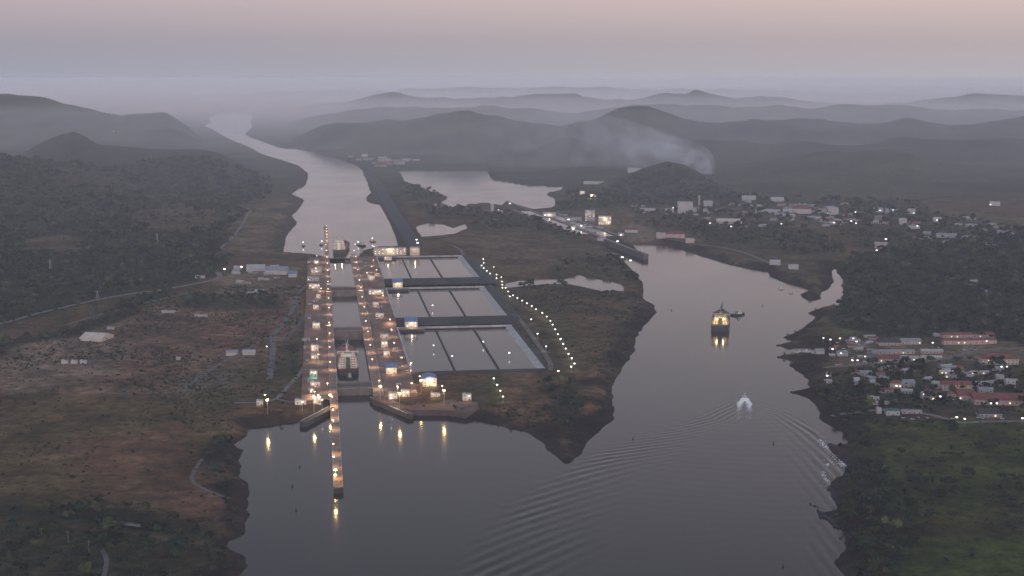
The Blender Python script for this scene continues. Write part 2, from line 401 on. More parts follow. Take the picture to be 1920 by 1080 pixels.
FOREST_P = mk([
 ([(-300, 930), (0, 942), (140, 948), (300, 966), (455, 990), (456, 1012), (300, 1002), (100, 976), (0, 968), (-300, 960)], 9, .95),
 ([(-300, 990), (0, 985), (200, 1002), (440, 1030), (455, 1090), (440, 1300), (-300, 1300)], 9, .5),
 ([(1592, 802), (1640, 790), (1700, 960), (1720, 1090), (1700, 1300), (1650, 1300), (1590, 1080)], 8, .6),
 ([(408, 840), (442, 835), (452, 900), (452, 990), (425, 990), (418, 900)], 6, .6),
 ([(1680, 880), (1800, 880), (1830, 930), (1760, 950), (1690, 930)], 8, .25),
 ([(880, 776), (1000, 790), (1055, 850), (1040, 860), (960, 806), (880, 786)], 5, .3),
 ([(1180, 383), (1340, 376), (1740, 378), (1760, 425), (1560, 428), (1350, 412), (1190, 408)], 18, 0.42),
 ([(-900, 680), (-300, 640), (0, 604), (120, 573), (180, 557), (300, 540), (400, 520), (415, 495), (405, 470), (415, 440), (455, 400), (510, 360), (470, 300), (-900, 280)], 25, 0.95),
 ([(-300, 720), (0, 652), (110, 620), (200, 588), (270, 560), (305, 552), (300, 565), (250, 592), (150, 625), (0, 660), (-300, 740)], 15, 1.0),
 ([(350, 565), (420, 558), (520, 562), (530, 578), (450, 580), (360, 576)], 14, 0.8),
 ([(1585, 500), (1640, 470), (1920, 440), (2500, 430), (2500, 640), (1900, 640), (1750, 625), (1640, 628), (1580, 612), (1560, 590), (1580, 560)], 14, 0.95),
 ([(1540, 690), (1640, 684), (1920, 688), (2400, 700), (2400, 790), (1920, 795), (1650, 785), (1590, 800), (1545, 770), (1525, 730)], 10, 0.55),
 ([(1040, 390), (1060, 360), (1200, 345), (1330, 345), (1420, 372), (1330, 372), (1200, 382), (1120, 388)], 30, 0.9),
 ([(880, 400), (960, 400), (1050, 430), (1100, 450), (1000, 440), (880, 425)], 18, 0.6),
 ([(1180, 420), (1260, 412), (1450, 425), (1600, 455), (1560, 480), (1450, 470), (1340, 455), (1240, 435)], 13, 0.55),
 ([(1600, 395), (1760, 400), (1920, 440), (1640, 470), (1560, 430)], 22, 0.5),
 ([(1050, 500), (1150, 480), (1190, 520), (1200, 560), (1170, 580), (1120, 560), (1060, 545), (1000, 540), (960, 545)], 11, 0.5),
 ([(1050, 720), (1100, 715), (1115, 760), (1095, 800), (1060, 800), (1045, 760)], 8, 0.7),
 ([(780, 385), (800, 390), (880, 395), (960, 405), (900, 415), (800, 410)], 22, 0.7),
 ([(750, 345), (795, 358), (835, 371), (795, 384), (760, 370)], 22, 0.8),
])
CLEAR_P = mk([
 ([(30, 455), (110, 440), (160, 455), (150, 475), (60, 478)], 30, 0.85),
 ([(240, 400), (330, 385), (420, 395), (400, 430), (300, 440), (260, 425)], 35, 0.7),
 ([(100, 345), (200, 340), (260, 360), (180, 375), (110, 370)], 60, 0.6),
])

def ground_z(X, Y, rough=True):
    X = np.asarray(X, float); Y = np.asarray(Y, float)
    near = Y < 16000
    w = np.zeros_like(X); a = np.zeros_like(X)
    for (cx, cy), cz in zip(CTX, CTZ):
        d = (X - cx) ** 2 + (Y - cy) ** 2 + 2500.0
        q = 1.0 / (d * d); w += q; a += q * cz
    h = a / w
    dS = sdist(SEA, X, Y); dC = sdist(CHAN, X, Y, 1500); dL = sdist(LAKE, X, Y)
    hl = hills(X, Y)
    ero = 0.80 + 0.36 * fbm(X, Y, 900, 5, 33)
    k = sm(20, 500, dC) * sm(10, 200, dL)
    rug = 1 - np.abs(2 * fbm(X, Y * .8, 1700, 4, 120) - 1)
    rug2 = 1 - np.abs(2 * fbm(X, Y * .7, 620, 3, 140) - 1)
    kf = sm(5800, 9000, Y) * sm(200, 1200, dC) * sm(100, 700, dL)
    h = np.maximum(h, hl * ero * k) + kf * (rug ** 2 * 80 + rug2 ** 2 * 42 + (1 - np.abs(2 * fbm(X, Y * .8, 300, 2, 150) - 1)) * 20 - 56) * (.45 + .55 * sm(20, 120, hl))
    n1 = fbm(X, Y, 120, 3, 3) - .5
    h = h + n1 * 3.0 * sm(30, 120, dS) * sm(40, 140, dC)
    bumpy = fbm(X, Y, 45, 3, 44) - .5
    h = h + bumpy * 2.0 * sm(4, 30, dS)
    # shores
    ds = dS + (fbm(X, Y, 30, 4, 71) - .5) * 13
    h = np.where(dS < 300, np.minimum(h, np.clip(ds * 0.42, -6, 400)), h)
    bank = np.where(dC < 26, np.clip(26 + dC * .35, 18, 30.5), 30.5 - (dC - 26) * .22)
    h = np.where(dC < 0, np.maximum(bank, 18), np.maximum(h, bank))
    bankL = np.where(dL < 14, np.clip(16 + dL * .25, 10, 19), 19 - (dL - 14) * .3)
    h = np.where(dL < 0, np.maximum(bankL, 10), np.maximum(h, bankL))
    for P, zz in ((POND, 17.0), (POND2, 8.0), (CREEK, 7.0)):
        d = sdist(P, X, Y, 80) + (fbm(X, Y, 30, 2, 72) - .5) * 6
        h = np.where(d < 60, np.minimum(np.maximum(h, np.where(d < 25, zz + 0.8, -99)), zz + d * .22), h)
    dd = sdist(DITCH, X, Y, 80)
    h = h - 3.5 * sm(12, -6, dd)
    # ground cut away for the old locks
    qx = X - OA0[0]; qy = Y - OA0[1]
    so = qx * ODX + qy * ODY; oo = -qx * ODY + qy * ODX
    e = np.minimum(np.minimum(so + 20, OLEN + 10 - so), 80 - np.abs(oo))
    h = np.where(e > 0, np.minimum(h, 14.6 - np.clip(e * .2, 0, 4)), h)
    # made ground of the lock complex
    u, v = to_lk(X, Y)
    e = in_rect_d(u, v, -82, 96, -12, 1610)
    lev = np.where(v < 505, 9.5, np.where(v < 975, 17.5, 26.5))
    h = np.where(e > 0, np.minimum(h, lev - np.clip(e * 2, 0, 26)), h)
    e = in_rect_d(u, v, 90, 330, 150, 1605)
    h = np.where(e > 0, np.minimum(h, 8 - np.clip(e, 0, 10)), h)
    e = in_rect_d(u, v, -60, 80, 1555, 1760)
    h = np.where((e > 0) & (dC < 0), 18, h)
    e = in_rect_d(u, v, -39, 30, -40, 50)
    h = np.where(e > 0, np.minimum(h, -6), h)
    return h
def gz(x, y):
    return float(ground_z(np.array([x]), np.array([y]))[0])
def on_ground(px, py, it=3):
    z = 10.0
    for _ in range(it):
        x, y = un(px, py, z); z = gz(x, y)
    return x, y, z

# ------------------------------------------------------------------ ground sheet
def rows_from(p0, p1, step_fn):
    r = [p0]
    while r[-1] > p1:
        r.append(r[-1] - step_fn(r[-1]))
    return np.array(r)
def gstep(p):
    if p > 1100:
        return 14.0
    return min(2.6, 0.010 * (p - YH) + 0.10)
GR = rows_from(2600, YH + 1336500 / 45000, gstep)
GC = np.concatenate([np.arange(-900, -40, 12), np.arange(-40, 1961, 3), np.arange(1972, 2820, 12)]).astype(float)
Yrow = np.array([un(960, p, 0)[1] for p in GR])
Xs = np.array([[0.0]])
b_ = (540 - GR) / F
t_ = -CH / (-math.sin(TH) + b_ * math.cos(TH))
GX = (GC[None, :] - 960) / F * t_[:, None]
GY = np.repeat(Yrow[:, None], len(GC), 1)
gx = GX.ravel(); gy = GY.ravel()
gh = ground_z(gx, gy)
fm = forest_mask(gx, gy)

def cover(X, Y, h, fm):
    dS = sdist(SEA, X, Y, 300); dC = sdist(CHAN, X, Y, 300)
    n1 = fbm(X, Y, 300, 4, 21); n2 = fbm(X, Y, 60, 4, 22); n3 = fbm(X, Y, 1200, 4, 23); n4 = fbm(X, Y * .6, 85, 4, 24)
    def c(*v):
        return np.array(v)[None, :]
    n2 = np.clip(.5 + 1.7 * (n2 - .5), 0, 1); n1 = np.clip(.5 + 1.5 * (n1 - .5), 0, 1)
    col = c(.060, .052, .036) * (0.5 + 1.0 * n2[:, None])                 # dry grass
    col = col * (1 - sm(.45, .62, n1)[:, None]) + sm(.45, .62, n1)[:, None] * c(.062, .046, .038) * (0.6 + .8 * n2[:, None])
    # colour areas: (outline in the photo, height, colour, strength)
    jx = (fbm(X, Y, 110, 4, 8) - .5) * 110; jy = (fbm(X, Y, 110, 4, 9) - .5) * 150
    for p, z, cc, amt, soft in AREAS:
        d = sdist(poly(p, z), X + jx * soft, Y + jy * soft, 260)
        a = (amt * sm(14, -14, d) * (.62 + .38 * sm(.25, .6, n4)))[:, None]
        col = col * (1 - a) + a * np.array(cc)[None, :] * (0.55 + .9 * n2[:, None])
    far = sm(5000, 6500, Y)[:, None]
    fc = c(.018, .027, .021) * (0.55 + 0.9 * n2[:, None]); 
    hillc = c(.028, .036, .028) * (0.3 + 1.5 * n1[:, None])
    col = col * (1 - far) + hillc * far
    f = fm[:, None]
    col = col * (1 - f) + fc * f
    # shrubs dotted over the grass
    sh = sm(.62, .72, fbm(X, Y, 22, 2, 55)) * sm(.45, .6, n1) * (1 - sm(4500, 6000, Y))
    col = col * (1 - .55 * sh[:, None]) + .55 * sh[:, None] * c(.02, .028, .018)
    # rock at the water's edge
    r = (sm(46, 16, dS + (n2 - .5) * 50) * (1 - sm(3600, 5200, Y)))[:, None]
    col = col * (1 - r) + r * c(.017, .0165, .020) * (0.4 + 1.2 * n2[:, None])
    r = (sm(60, 20, dC + (n2 - .5) * 40) * .8)[:, None]
    col = col * (1 - r) + r * c(.04, .038, .042)
    return col
AREAS = [
 ([(-900, 740), (0, 668), (300, 575), (560, 560), (575, 600), (520, 640), (500, 700), (420, 730), (0, 740), (-900, 790)], 12, (.105, .082, .080), .85, 1),
 ([(350, 600), (540, 575), (530, 640), (430, 660), (380, 640)], 12, (.115, .066, .066), .75, 1),
 ([(230, 650), (340, 640), (350, 730), (240, 735)], 12, (.115, .072, .07), .6, 1),
 ([(0, 660), (140, 630), (250, 640), (240, 700), (60, 740), (0, 740)], 12, (.125, .115, .122), .55, 1),
 ([(-900, 800), (0, 742), (180, 738), (330, 742), (420, 735), (400, 830), (300, 930), (0, 950), (-900, 1000)], 10, (.066, .056, .034), .8, 1),
 ([(100, 830), (330, 800), (380, 860), (330, 930), (120, 900)], 10, (.085, .052, .042), .7, 1),
 ([(390, 700), (470, 690), (500, 745), (430, 765), (380, 750)], 9, (.038, .046, .026), .7, 1),
 ([(380, 850), (430, 800), (445, 870), (430, 900), (455, 950), (440, 985), (340, 960), (330, 900)], 8, (.11, .068, .058), .75, 1),
 ([(-900, 985), (0, 970), (200, 992), (430, 1020), (450, 1300), (-900, 1400)], 10, (.030, .038, .024), .85, 1),
 ([(460, 770), (560, 765), (600, 740), (625, 745), (620, 768), (560, 788), (470, 797)], 8, (.10, .062, .052), .9, .4),
 ([(380, 700), (455, 698), (460, 724), (370, 726)], 10, (.12, .115, .13), .85, .3),
 ([(385, 525), (560, 500), (565, 540), (470, 560), (420, 545)], 20, (.12, .11, .112), .7, .7),
 ([(420, 470), (470, 395), (535, 360), (560, 345), (556, 420), (530, 478)], 31, (.10, .094, .086), .7, .8),
 ([(525, 640), (575, 600), (575, 690), (520, 740), (500, 745)], 10, (.034, .044, .028), .75, .6),
 # island between the two channels
 ([(880, 700), (1060, 690), (1150, 690), (1150, 790), (1070, 850), (1000, 800), (880, 775)], 8, (.085, .062, .046), .85, 1),
 ([(860, 715), (950, 700), (960, 760), (890, 770)], 9, (.030, .040, .022), .8, .8),
 ([(1110, 700), (1150, 690), (1140, 790), (1100, 800), (1080, 850), (1060, 860), (1100, 760)], 7, (.115, .07, .054), .75, .7),
 ([(930, 500), (1050, 560), (1110, 690), (1030, 695), (950, 590)], 13, (.045, .046, .033), .7, .6),
 ([(1000, 545), (1180, 560), (1210, 590), (1160, 680), (1100, 640)], 11, (.064, .052, .040), .8, 1),
 ([(820, 450), (1050, 420), (1170, 490), (1040, 500), (900, 480)], 18, (.078, .070, .062), .8, 1),
 ([(690, 322), (735, 318), (790, 460), (745, 460)], 30, (.018, .018, .023), .97, .3),
 ([(-900, 925), (0, 948), (120, 950), (300, 972), (455, 992), (458, 1014), (300, 1002), (100, 975), (0, 970), (-900, 960)], 10, (.012, .015, .012), .9, .2),  # band along the ditch: forest shading put into the ground colour
 # right bank
 ([(1600, 780), (1920, 795), (2400, 800), (2400, 1600), (1750, 1600), (1600, 1080), (1590, 880)], 9, (.028, .047, .014), .95, .6),
 ([(1700, 960), (1920, 940), (1920, 1000), (1720, 1010)], 9, (.034, .030, .022), .6, 1),
 ([(1560, 660), (1640, 630), (1920, 622), (2400, 620), (2400, 690), (1560, 690)], 9, (.11, .105, .10), .7, .5),
 ([(1620, 740), (1740, 745), (1920, 760), (1920, 790), (1620, 785)], 9, (.075, .062, .06), .7, .7),
 ([(1545, 600), (1600, 590), (1640, 610), (1620, 630), (1550, 628)], 9, (.045, .06, .03), .8, .6),
 ([(1240, 440), (1440, 450), (1590, 490), (1560, 540), (1440, 512), (1300, 478), (1240, 460)], 11, (.05, .053, .042), .7, .6),
 ([(1040, 405), (1240, 420), (1320, 440), (1300, 455), (1130, 455)], 14, (.12, .11, .11), .7, .6),
 ([(1180, 385), (1580, 385), (1700, 405), (1560, 425), (1350, 410), (1180, 405)], 18, (.12, .11, .115), .45, 1),
 ([(600, 283), (780, 300), (840, 312), (740, 318), (690, 318), (640, 296)], 30, (.16, .145, .145), .6, .6),
 ([(1840, 290), (2100, 285), (2100, 320), (1840, 318)], 40, (.09, .095, .06), .8, .8),
 ([(1720, 405), (1920, 405), (1960, 430), (1760, 430)], 28, (.08, .075, .062), .6, 1),
]
gcol = cover(gx, gy, gh, fm) * np.array([1.5, 1.16, .78])[None, :]

def attr_mat(name, attr, rough, nscale, bump=0.0, bscale=0.1):
    m = bpy.data.materials.new(name); m.use_nodes = True
    t = m.node_tree; b = t.nodes['Principled BSDF']; b.inputs['Roughness'].default_value = rough
    b.inputs['Specular IOR Level'].default_value = 0.1
    a = t.nodes.new('ShaderNodeAttribute'); a.attribute_name = attr
    g = t.nodes.new('ShaderNodeNewGeometry')
    n = t.nodes.new('ShaderNodeTexNoise'); n.inputs['Scale'].default_value = nscale; n.inputs['Detail'].default_value = 6
    n.inputs['Roughness'].default_value = 0.7
    t.links.new(g.outputs['Position'], n.inputs['Vector'])
    r = t.nodes.new('ShaderNodeMapRange'); r.inputs['From Min'].default_value = .3; r.inputs['From Max'].default_value = .7
    r.inputs['To Min'].default_value = .3; r.inputs['To Max'].default_value = 1.8
    t.links.new(n.outputs['Fac'], r.inputs['Value'])
    x = t.nodes.new('ShaderNodeMix'); x.data_type = 'RGBA'; x.blend_type = 'MULTIPLY'; x.inputs[0].default_value = 1
    t.links.new(a.outputs['Color'], x.inputs[6]); t.links.new(r.outputs[0], x.inputs[7])
    t.links.new(x.outputs[2], b.inputs['Base Color'])
    if bump:
        n2 = t.nodes.new('ShaderNodeTexNoise'); n2.inputs['Scale'].default_value = bscale; n2.inputs['Detail'].default_value = 4
        t.links.new(g.outputs['Position'], n2.inputs['Vector'])
        bp = t.nodes.new('ShaderNodeBump'); bp.inputs['Strength'].default_value = 1.0; bp.inputs['Distance'].default_value = bump
        t.links.new(n2.outputs['Fac'], bp.inputs['Height']); t.links.new(bp.outputs[0], b.inputs['Normal'])
    return m
M_GROUND = attr_mat('ground cover', 'cover', 0.95, 0.06, 3.0, 0.08)
kind(put('ground', np_mesh('ground', np.stack([gx, gy, gh], 1), grid_faces(len(GR), len(GC)), M_GROUND, gcol, smooth=True)), 'structure')

# ------------------------------------------------------------------ water
def water_mat(name, col, rough, bscale, bdist):
    m = bpy.data.materials.new(name); m.use_nodes = True
    t = m.node_tree; b = t.nodes['Principled BSDF']
    b.inputs['Roughness'].default_value = rough; b.inputs['IOR'].default_value = 1.33; b.inputs['Specular IOR Level'].default_value = .34
    b.inputs['Base Color'].default_value = (*col, 1)
    g = t.nodes.new('ShaderNodeNewGeometry')
    mp = t.nodes.new('ShaderNodeMapping'); mp.inputs['Scale'].default_value = (1, 0.6, 1)
    t.links.new(g.outputs['Position'], mp.inputs['Vector'])
    n = t.nodes.new('ShaderNodeTexNoise'); n.inputs['Scale'].default_value = bscale; n.inputs['Detail'].default_value = 3
    t.links.new(mp.outputs[0], n.inputs['Vector'])
    bp = t.nodes.new('ShaderNodeBump'); bp.inputs['Distance'].default_value = bdist
    t.links.new(n.outputs['Fac'], bp.inputs['Height']); t.links.new(bp.outputs[0], b.inputs['Normal'])
    # broad slicks: roughness drifts over tens to hundreds of metres
    n3 = t.nodes.new('ShaderNodeTexNoise'); n3.inputs['Scale'].default_value = 0.006; n3.inputs['Detail'].default_value = 3
    t.links.new(mp.outputs[0], n3.inputs['Vector'])
    r = t.nodes.new('ShaderNodeMapRange'); r.inputs['From Min'].default_value = .35; r.inputs['From Max'].default_value = .65
    r.inputs['To Min'].default_value = rough * .8; r.inputs['To Max'].default_value = rough * 1.35
    t.links.new(n3.outputs['Fac'], r.inputs['Value']); t.links.new(r.outputs[0], b.inputs['Roughness'])
    return m
M_SEA = water_mat('canal water', (.013, .014, .016), .10, .12, .12)
M_LAKE = water_mat('lake water', (.03, .032, .036), .10, .1, .1)
M_BASIN = water_mat('basin water', (.014, .015, .016), .10, .12, .16)

def arm(px):
    return np.array([un(a, b, 0) for a, b in px])
def arm_coords(A, X, Y):
    """distance along the arm and signed distance to its right"""
    best = np.full(X.shape, 1e18); s = np.zeros_like(X); n = np.zeros_like(X); acc = 0.0
    for i in range(len(A) - 1):
        ax, ay = A[i]; ex, ey = A[i + 1] - A[i]; L = math.hypot(ex, ey); ex /= L; ey /= L
        t = (X - ax) * ex + (Y - ay) * ey
        tc_ = np.clip(t, 0, L) if i < len(A) - 2 else np.clip(t, 0, 1e9)
        qx = X - ax - tc_ * ex; qy = Y - ay - tc_ * ey
        d = qx * qx + qy * qy
        m = d < best
        best = np.where(m, d, best); s = np.where(m, acc + tc_, s)
        n = np.where(m, (X - ax) * ey - (Y - ay) * ex, n)
        acc += L
    return s, n
ARM_L = arm([(1385, 750), (1370, 753), (1324, 782), (1247, 810), (1185, 832), (1131, 855), (1085, 884), (1035, 913), (992, 951), (958, 986), (925, 1030), (890, 1080)])
ARM_R = arm([(1405, 750), (1422, 754), (1483, 776), (1533, 812), (1565, 850), (1590, 900)])
BOAT = un(1396, 748, 0)
def waves(X, Y):
    s, n = arm_coords(ARM_L, X, Y)
    n = -n                      # positive on the inner side
    psi = R(6) + R(20) * sm(120, 520, s)
    lam = 10 + 9 * sm(50, 600, s)
    ph = 2 * math.pi * (n * np.cos(psi) + s * np.sin(psi)) / lam + 2.2 * fbm(X, Y, 150, 2, 202)
    wid = 18 + .085 * s
    env = sm(-14 - .03 * s, 6, n) * np.exp(-(np.maximum(n - 8, 0) / wid) ** 2) * sm(5, 60, s) * (1 - .55 * sm(150, 900, s))
    brk = .6 + .65 * sm(.3, .7, fbm(X, Y, 70, 3, 201))
    h = .42 * brk * env * np.sin(ph)
    s, n = arm_coords(ARM_R, X, Y)
    lam = 10 + 4 * sm(50, 300, s)
    ph = 2 * math.pi * (n * math.cos(R(7)) + s * math.sin(R(7))) / lam
    nn = n
    env = sm(-6, 4, -nn * -1) * np.exp(-(np.maximum(nn - 6, 0) / (16 + .06 * s)) ** 2) * sm(5, 50, s) * (1 - .4 * sm(100, 500, s))
    h = h + .5 * brk * env * np.sin(ph)
    d = np.hypot(X - BOAT[0], (Y - BOAT[1]))
    tr = sm(60, 160, d) * (1 - sm(500, 1000, d)) * sm(60, -60, Y - BOAT[1] + 60) * (1 - sm(.55, 1.0, np.abs(X - BOAT[0] + .1 * (BOAT[1] - Y)) / (np.abs(Y - BOAT[1]) + 1)))
    h = h + .03 * tr * np.sin(2 * math.pi * d / 26 + 3 * fbm(X, Y, 90, 2, 4))
    return h
WR = np.concatenate([[2600, 1900, 1500, 1250], np.arange(1130, 735, -1.5), np.arange(735, 440, -8), [430, 400]]).astype(float)
WC = np.concatenate([np.arange(-900, 860, 40), np.arange(860, 1640, 2.6), np.arange(1640, 2900, 40)]).astype(float)
b_ = (540 - WR) / F
t_ = -CH / (-math.sin(TH) + b_ * math.cos(TH))
wx = ((WC[None, :] - 960) / F * t_[:, None]).ravel()
wy = np.repeat(np.array([un(960, p, 0)[1] for p in WR])[:, None], len(WC), 1).ravel()
wz = waves(wx, wy)
kind(put('water', np_mesh('water', np.stack([wx, wy, wz], 1), grid_faces(len(WR), len(WC)), M_SEA, smooth=True)), 'structure')
def flat_water(name, P, z, m, grow):
    c = np.mean(P, 0)
    Q = []
    n = len(P)
    A = 0.5 * sum(P[i][0] * P[(i + 1) % n][1] - P[(i + 1) % n][0] * P[i][1] for i in range(n))
    sg = 1 if A > 0 else -1
    for i in range(n):
        a = Vector(P[i - 1]); b = Vector(P[i]); d = Vector(P[(i + 1) % n])
        t1 = (b - a).normalized(); t2 = (d - b).normalized()
        nn = (Vector((t1.y, -t1.x)) + Vector((t2.y, -t2.x)))
        nn = nn.normalized() if nn.length > .05 else Vector((t1.y, -t1.x))
        Q.append((b.x + nn.x * grow * sg, b.y + nn.y * grow * sg, z))
    bm = bmesh.new()
    vs = [bm.verts.new(q) for q in Q]
    f = bm.faces.new(vs)
    bmesh.ops.triangulate(bm, faces=[f])
    me = bpy.data.meshes.new(name); bm.to_mesh(me); bm.free()
    for p in me.polygons:
        if p.normal.z < 0:
            p.flip()
    me.materials.append(m)
    return kind(put(name, me), 'structure')
flat_water('channel_water', CHAN, 26.0, M_LAKE, 6)
flat_water('lake_water', LAKE, 16.0, M_LAKE, 6)
flat_water('pond_water', POND, 17.0, M_LAKE, 5)
flat_water('pond_water', POND2, 8.0, M_LAKE, 5)
flat_water('creek_water', CREEK, 7.0, M_LAKE, 1)

# ------------------------------------------------------------------ roads draped on the ground
def ribbon(name, px, w, m, dz=0.45, z0=10.0, step=12.0):
    pts = [Vector(un(a, b, z0)) for a, b in px]
    for _ in range(2):
        zs = ground_z(np.array([p.x for p in pts]), np.array([p.y for p in pts]))
        pts = [Vector(un(a, b, float(z))) for (a, b), z in zip(px, zs)]
    # smooth, resample
    fine = []
    n = len(pts)
    for i in range(n - 1):
        p0 = pts[max(i - 1, 0)]; p1 = pts[i]; p2 = pts[i + 1]; p3 = pts[min(i + 2, n - 1)]
        k = max(2, int((p2 - p1).length / step))
        for j in range(k):
            t = j / k
            fine.append(.5 * ((2 * p1) + (p2 - p0) * t + (2 * p0 - 5 * p1 + 4 * p2 - p3) * t * t + (3 * p1 - p0 - 3 * p2 + p3) * t ** 3))
    fine.append(pts[-1])
    V = []
    for i, p in enumerate(fine):
        d = (fine[min(i + 1, len(fine) - 1)] - fine[max(i - 1, 0)]).normalized()
        nrm = Vector((d.y, -d.x))
        for s in (-1, -.33, .33, 1):
            V.append((p + nrm * w * .5 * s))
    X = np.array([p.x for p in V]); Y = np.array([p.y for p in V])
    Z = ground_z(X, Y)
    Zr = Z.reshape(-1, 4); zc = Zr.max(1)
    zp = np.pad(zc, 2, 'edge'); zc = np.max([zp[i:i + len(zc)] for i in range(5)], 0) * .6 + zc * .4
    Zr[:] = zc[:, None]
    VV = np.stack([X, Y, Zr.ravel() + dz], 1)
    return kind(put(name, np_mesh(name, VV, grid_faces(len(fine), 4)[:, ::-1], m)), 'structure')
ribbon('road', [(-120, 640), (0, 609), (60, 593), (120, 578), (180, 564), (240, 554), (300, 547), (350, 537), (395, 528), (412, 521), (408, 511)], 13, M_ROAD, 1.2)
ribbon('road', [(505, 712), (510, 680), (512, 652), (512, 635), (522, 617), (543, 592), (551, 575), (556, 556), (574, 535)], 10, M_TRACK, .6)
ribbon('road', [(440, 756), (485, 756), (517, 749), (545, 720), (568, 694), (585, 689)], 7, M_ROAD, .6)
ribbon('road', [(517, 749), (545, 754), (577, 757), (605, 752)], 6, M_ROAD, .6)
ribbon('road', [(524, 640), (545, 625), (560, 608), (577, 594), (592, 588)], 8, M_TRACK, .6)
ribbon('road', [(850, 462), (864, 472), (888, 500), (912, 527), (935, 555), (958, 582), (975, 600), (1004, 640), (1030, 678), (1032, 695)], 9, M_TRACK, .7)
ribbon('road', [(1560, 782), (1640, 770), (1690, 771), (1730, 776), (1765, 783), (1800, 793), (1850, 791), (1930, 790)], 11, M_ROAD, .5)
ribbon('road', [(1545, 690), (1640, 683), (1720, 680), (1780, 672), (1820, 660), (1870, 655), (1950, 652)], 9, M_ROAD, .5)
ribbon('road', [(1600, 632), (1625, 650), (1638, 680), (1640, 690)], 9, M_TRACK, .5)
ribbon('road', [(340, 735), (380, 705), (440, 668), (490, 640), (510, 632)], 7, M_TRACK, .5)
ribbon('road', [(180, 738), (280, 738), (340, 733), (345, 712)], 6, M_TRACK, .5)
ribbon('road', [(130, 608), (230, 580), (300, 562), (380, 545)], 7, M_TRACK, .6)
ribbon('road', [(470, 395), (440, 440), (415, 465), (405, 480)], 9, M_TRACK, .8)
ribbon('road', [(688, 322), (709, 347), (723, 372), (742, 405), (762, 438), (779, 463)], 44, M_TRACKD, 1.0)
ribbon('road', [(1210, 440), (1290, 455), (1380, 470), (1460, 500)], 12, M_TRACK, .6)
ribbon('road', [(380, 860), (360, 900), (400, 925), (430, 935)], 5, M_TRACK, .4)
ribbon('road', [(190, 1030), (200, 1050), (195, 1080), (180, 1130)], 5, M_TRACK, .4)

# ------------------------------------------------------------------ lock complex
def prism(u0, u1, prof, zb):
    """solid between u0 and u1 whose top follows prof = [(v, z), ...] along the lock axis"""
    mb = MB(); n = len(prof)
    vs = []
    for u in (u0, u1):
        for v, z in prof:
            vs.append((u, v, z))
        for v, z in prof:
            vs.append((u, v, zb))
    fs = []
    o = 2 * n
    for i in range(n - 1):
        fs.append((i, o + i, o + i + 1, i + 1))                 # top
        fs.append((i, i + 1, n + i + 1, n + i))                 # -u side
        fs.append((o + i, o + n + i, o + n + i + 1, o + i + 1)) # +u side
        fs.append((n + i, n + i + 1, o + n + i + 1, o + n + i))
    fs.append((0, n, o + n, o)); fs.append((n - 1, o + n - 1, o + 2 * n - 1, 2 * n - 1))
    mb.add(vs, fs)
    return mb
def fix_normals(o):
    bm = bmesh.new(); bm.from_mesh(o.data); bmesh.ops.recalc_face_normals(bm, faces=bm.faces); bm.to_mesh(o.data); bm.free()
    return o
LB = (LO[0], LO[1], 0)
WEST_P = [(-14, 7.5), (2, 11), (505, 11), (520, 20), (975, 20), (990, 29), (1600, 29)]
EAST_P = [(-14, 9), (2, 11), (598, 11), (624, 20), (1085, 20), (1110, 29), (1604, 29)]
WW_P = [(-492, 7), (2, 7), (2.5, 11), (508, 11), (509, 20), (978, 20), (979, 29), (2422, 29)]
EW_P = [(-4, 11), (508, 11), (509, 20), (978, 20), (979, 29), (1660, 29)]
o = empty('lock_platform', LB, LROT)
tag(o, 'broad paved lock platform left of the chambers, stepping up in three terraces', 'platform')
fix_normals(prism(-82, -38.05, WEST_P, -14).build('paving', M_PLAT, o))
fix_normals(prism(-58, -50, [(v, z + .06) for v, z in WEST_P], 5).build('service_road', M_CONC2, o))
o = empty('lock_platform', LB, LROT)
tag(o, 'broad paved lock platform between the chambers and the water-saving basins', 'platform')
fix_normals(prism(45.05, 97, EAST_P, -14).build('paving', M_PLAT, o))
fix_normals(prism(49, 57, [(v, z + .06) for v, z in EAST_P], 5).build('service_road', M_CONC2, o))
def lockwall(label, u0, u1, prof, face_u):
    o = empty('lock_wall', LB, LROT); tag(o, label, 'lock wall')
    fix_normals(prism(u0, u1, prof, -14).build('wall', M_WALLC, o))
    # parapet / fender rail on both edges
    for uu in (u0 + .3, u1 - .9):
        fix_normals(prism(uu, uu + .6, [(v, z + 1.0) for v, z in prof], 3).build('kerb', M_RIM, o))
    n = 0
    for v in range(int(prof[0][0]) + 20, int(prof[-1][0]) - 20, 75):
        z = np.interp(v, [p[0] for p in prof], [p[1] for p in prof])
        MB().cyl((u0 + u1) / 2 + 3.4, v, z, z + 1.2, .7, .9, 6).build('bollard', M_STEELD, o)
    return o
lockwall('long narrow concrete wall left of the chambers running far into the water at both ends', -38, -26, WW_P, -26)
lockwall('concrete wall along the right side of the lock chambers', 29, 45, EW_P, 29)
# end of the long approach wall: dark fender block
o = empty('wall_end_fender', LB, LROT); tag(o, 'dark fender block at the near tip of the long approach wall', 'fender')
MB().box(-38.4, -25.6, -498, -492.1, -3, 6.6, .6, 0).build('fender_block', M_STEELD, o)
MB().box(-36, -28, -497, -493, 6.7, 7.6).build('cap', M_CONC, o)
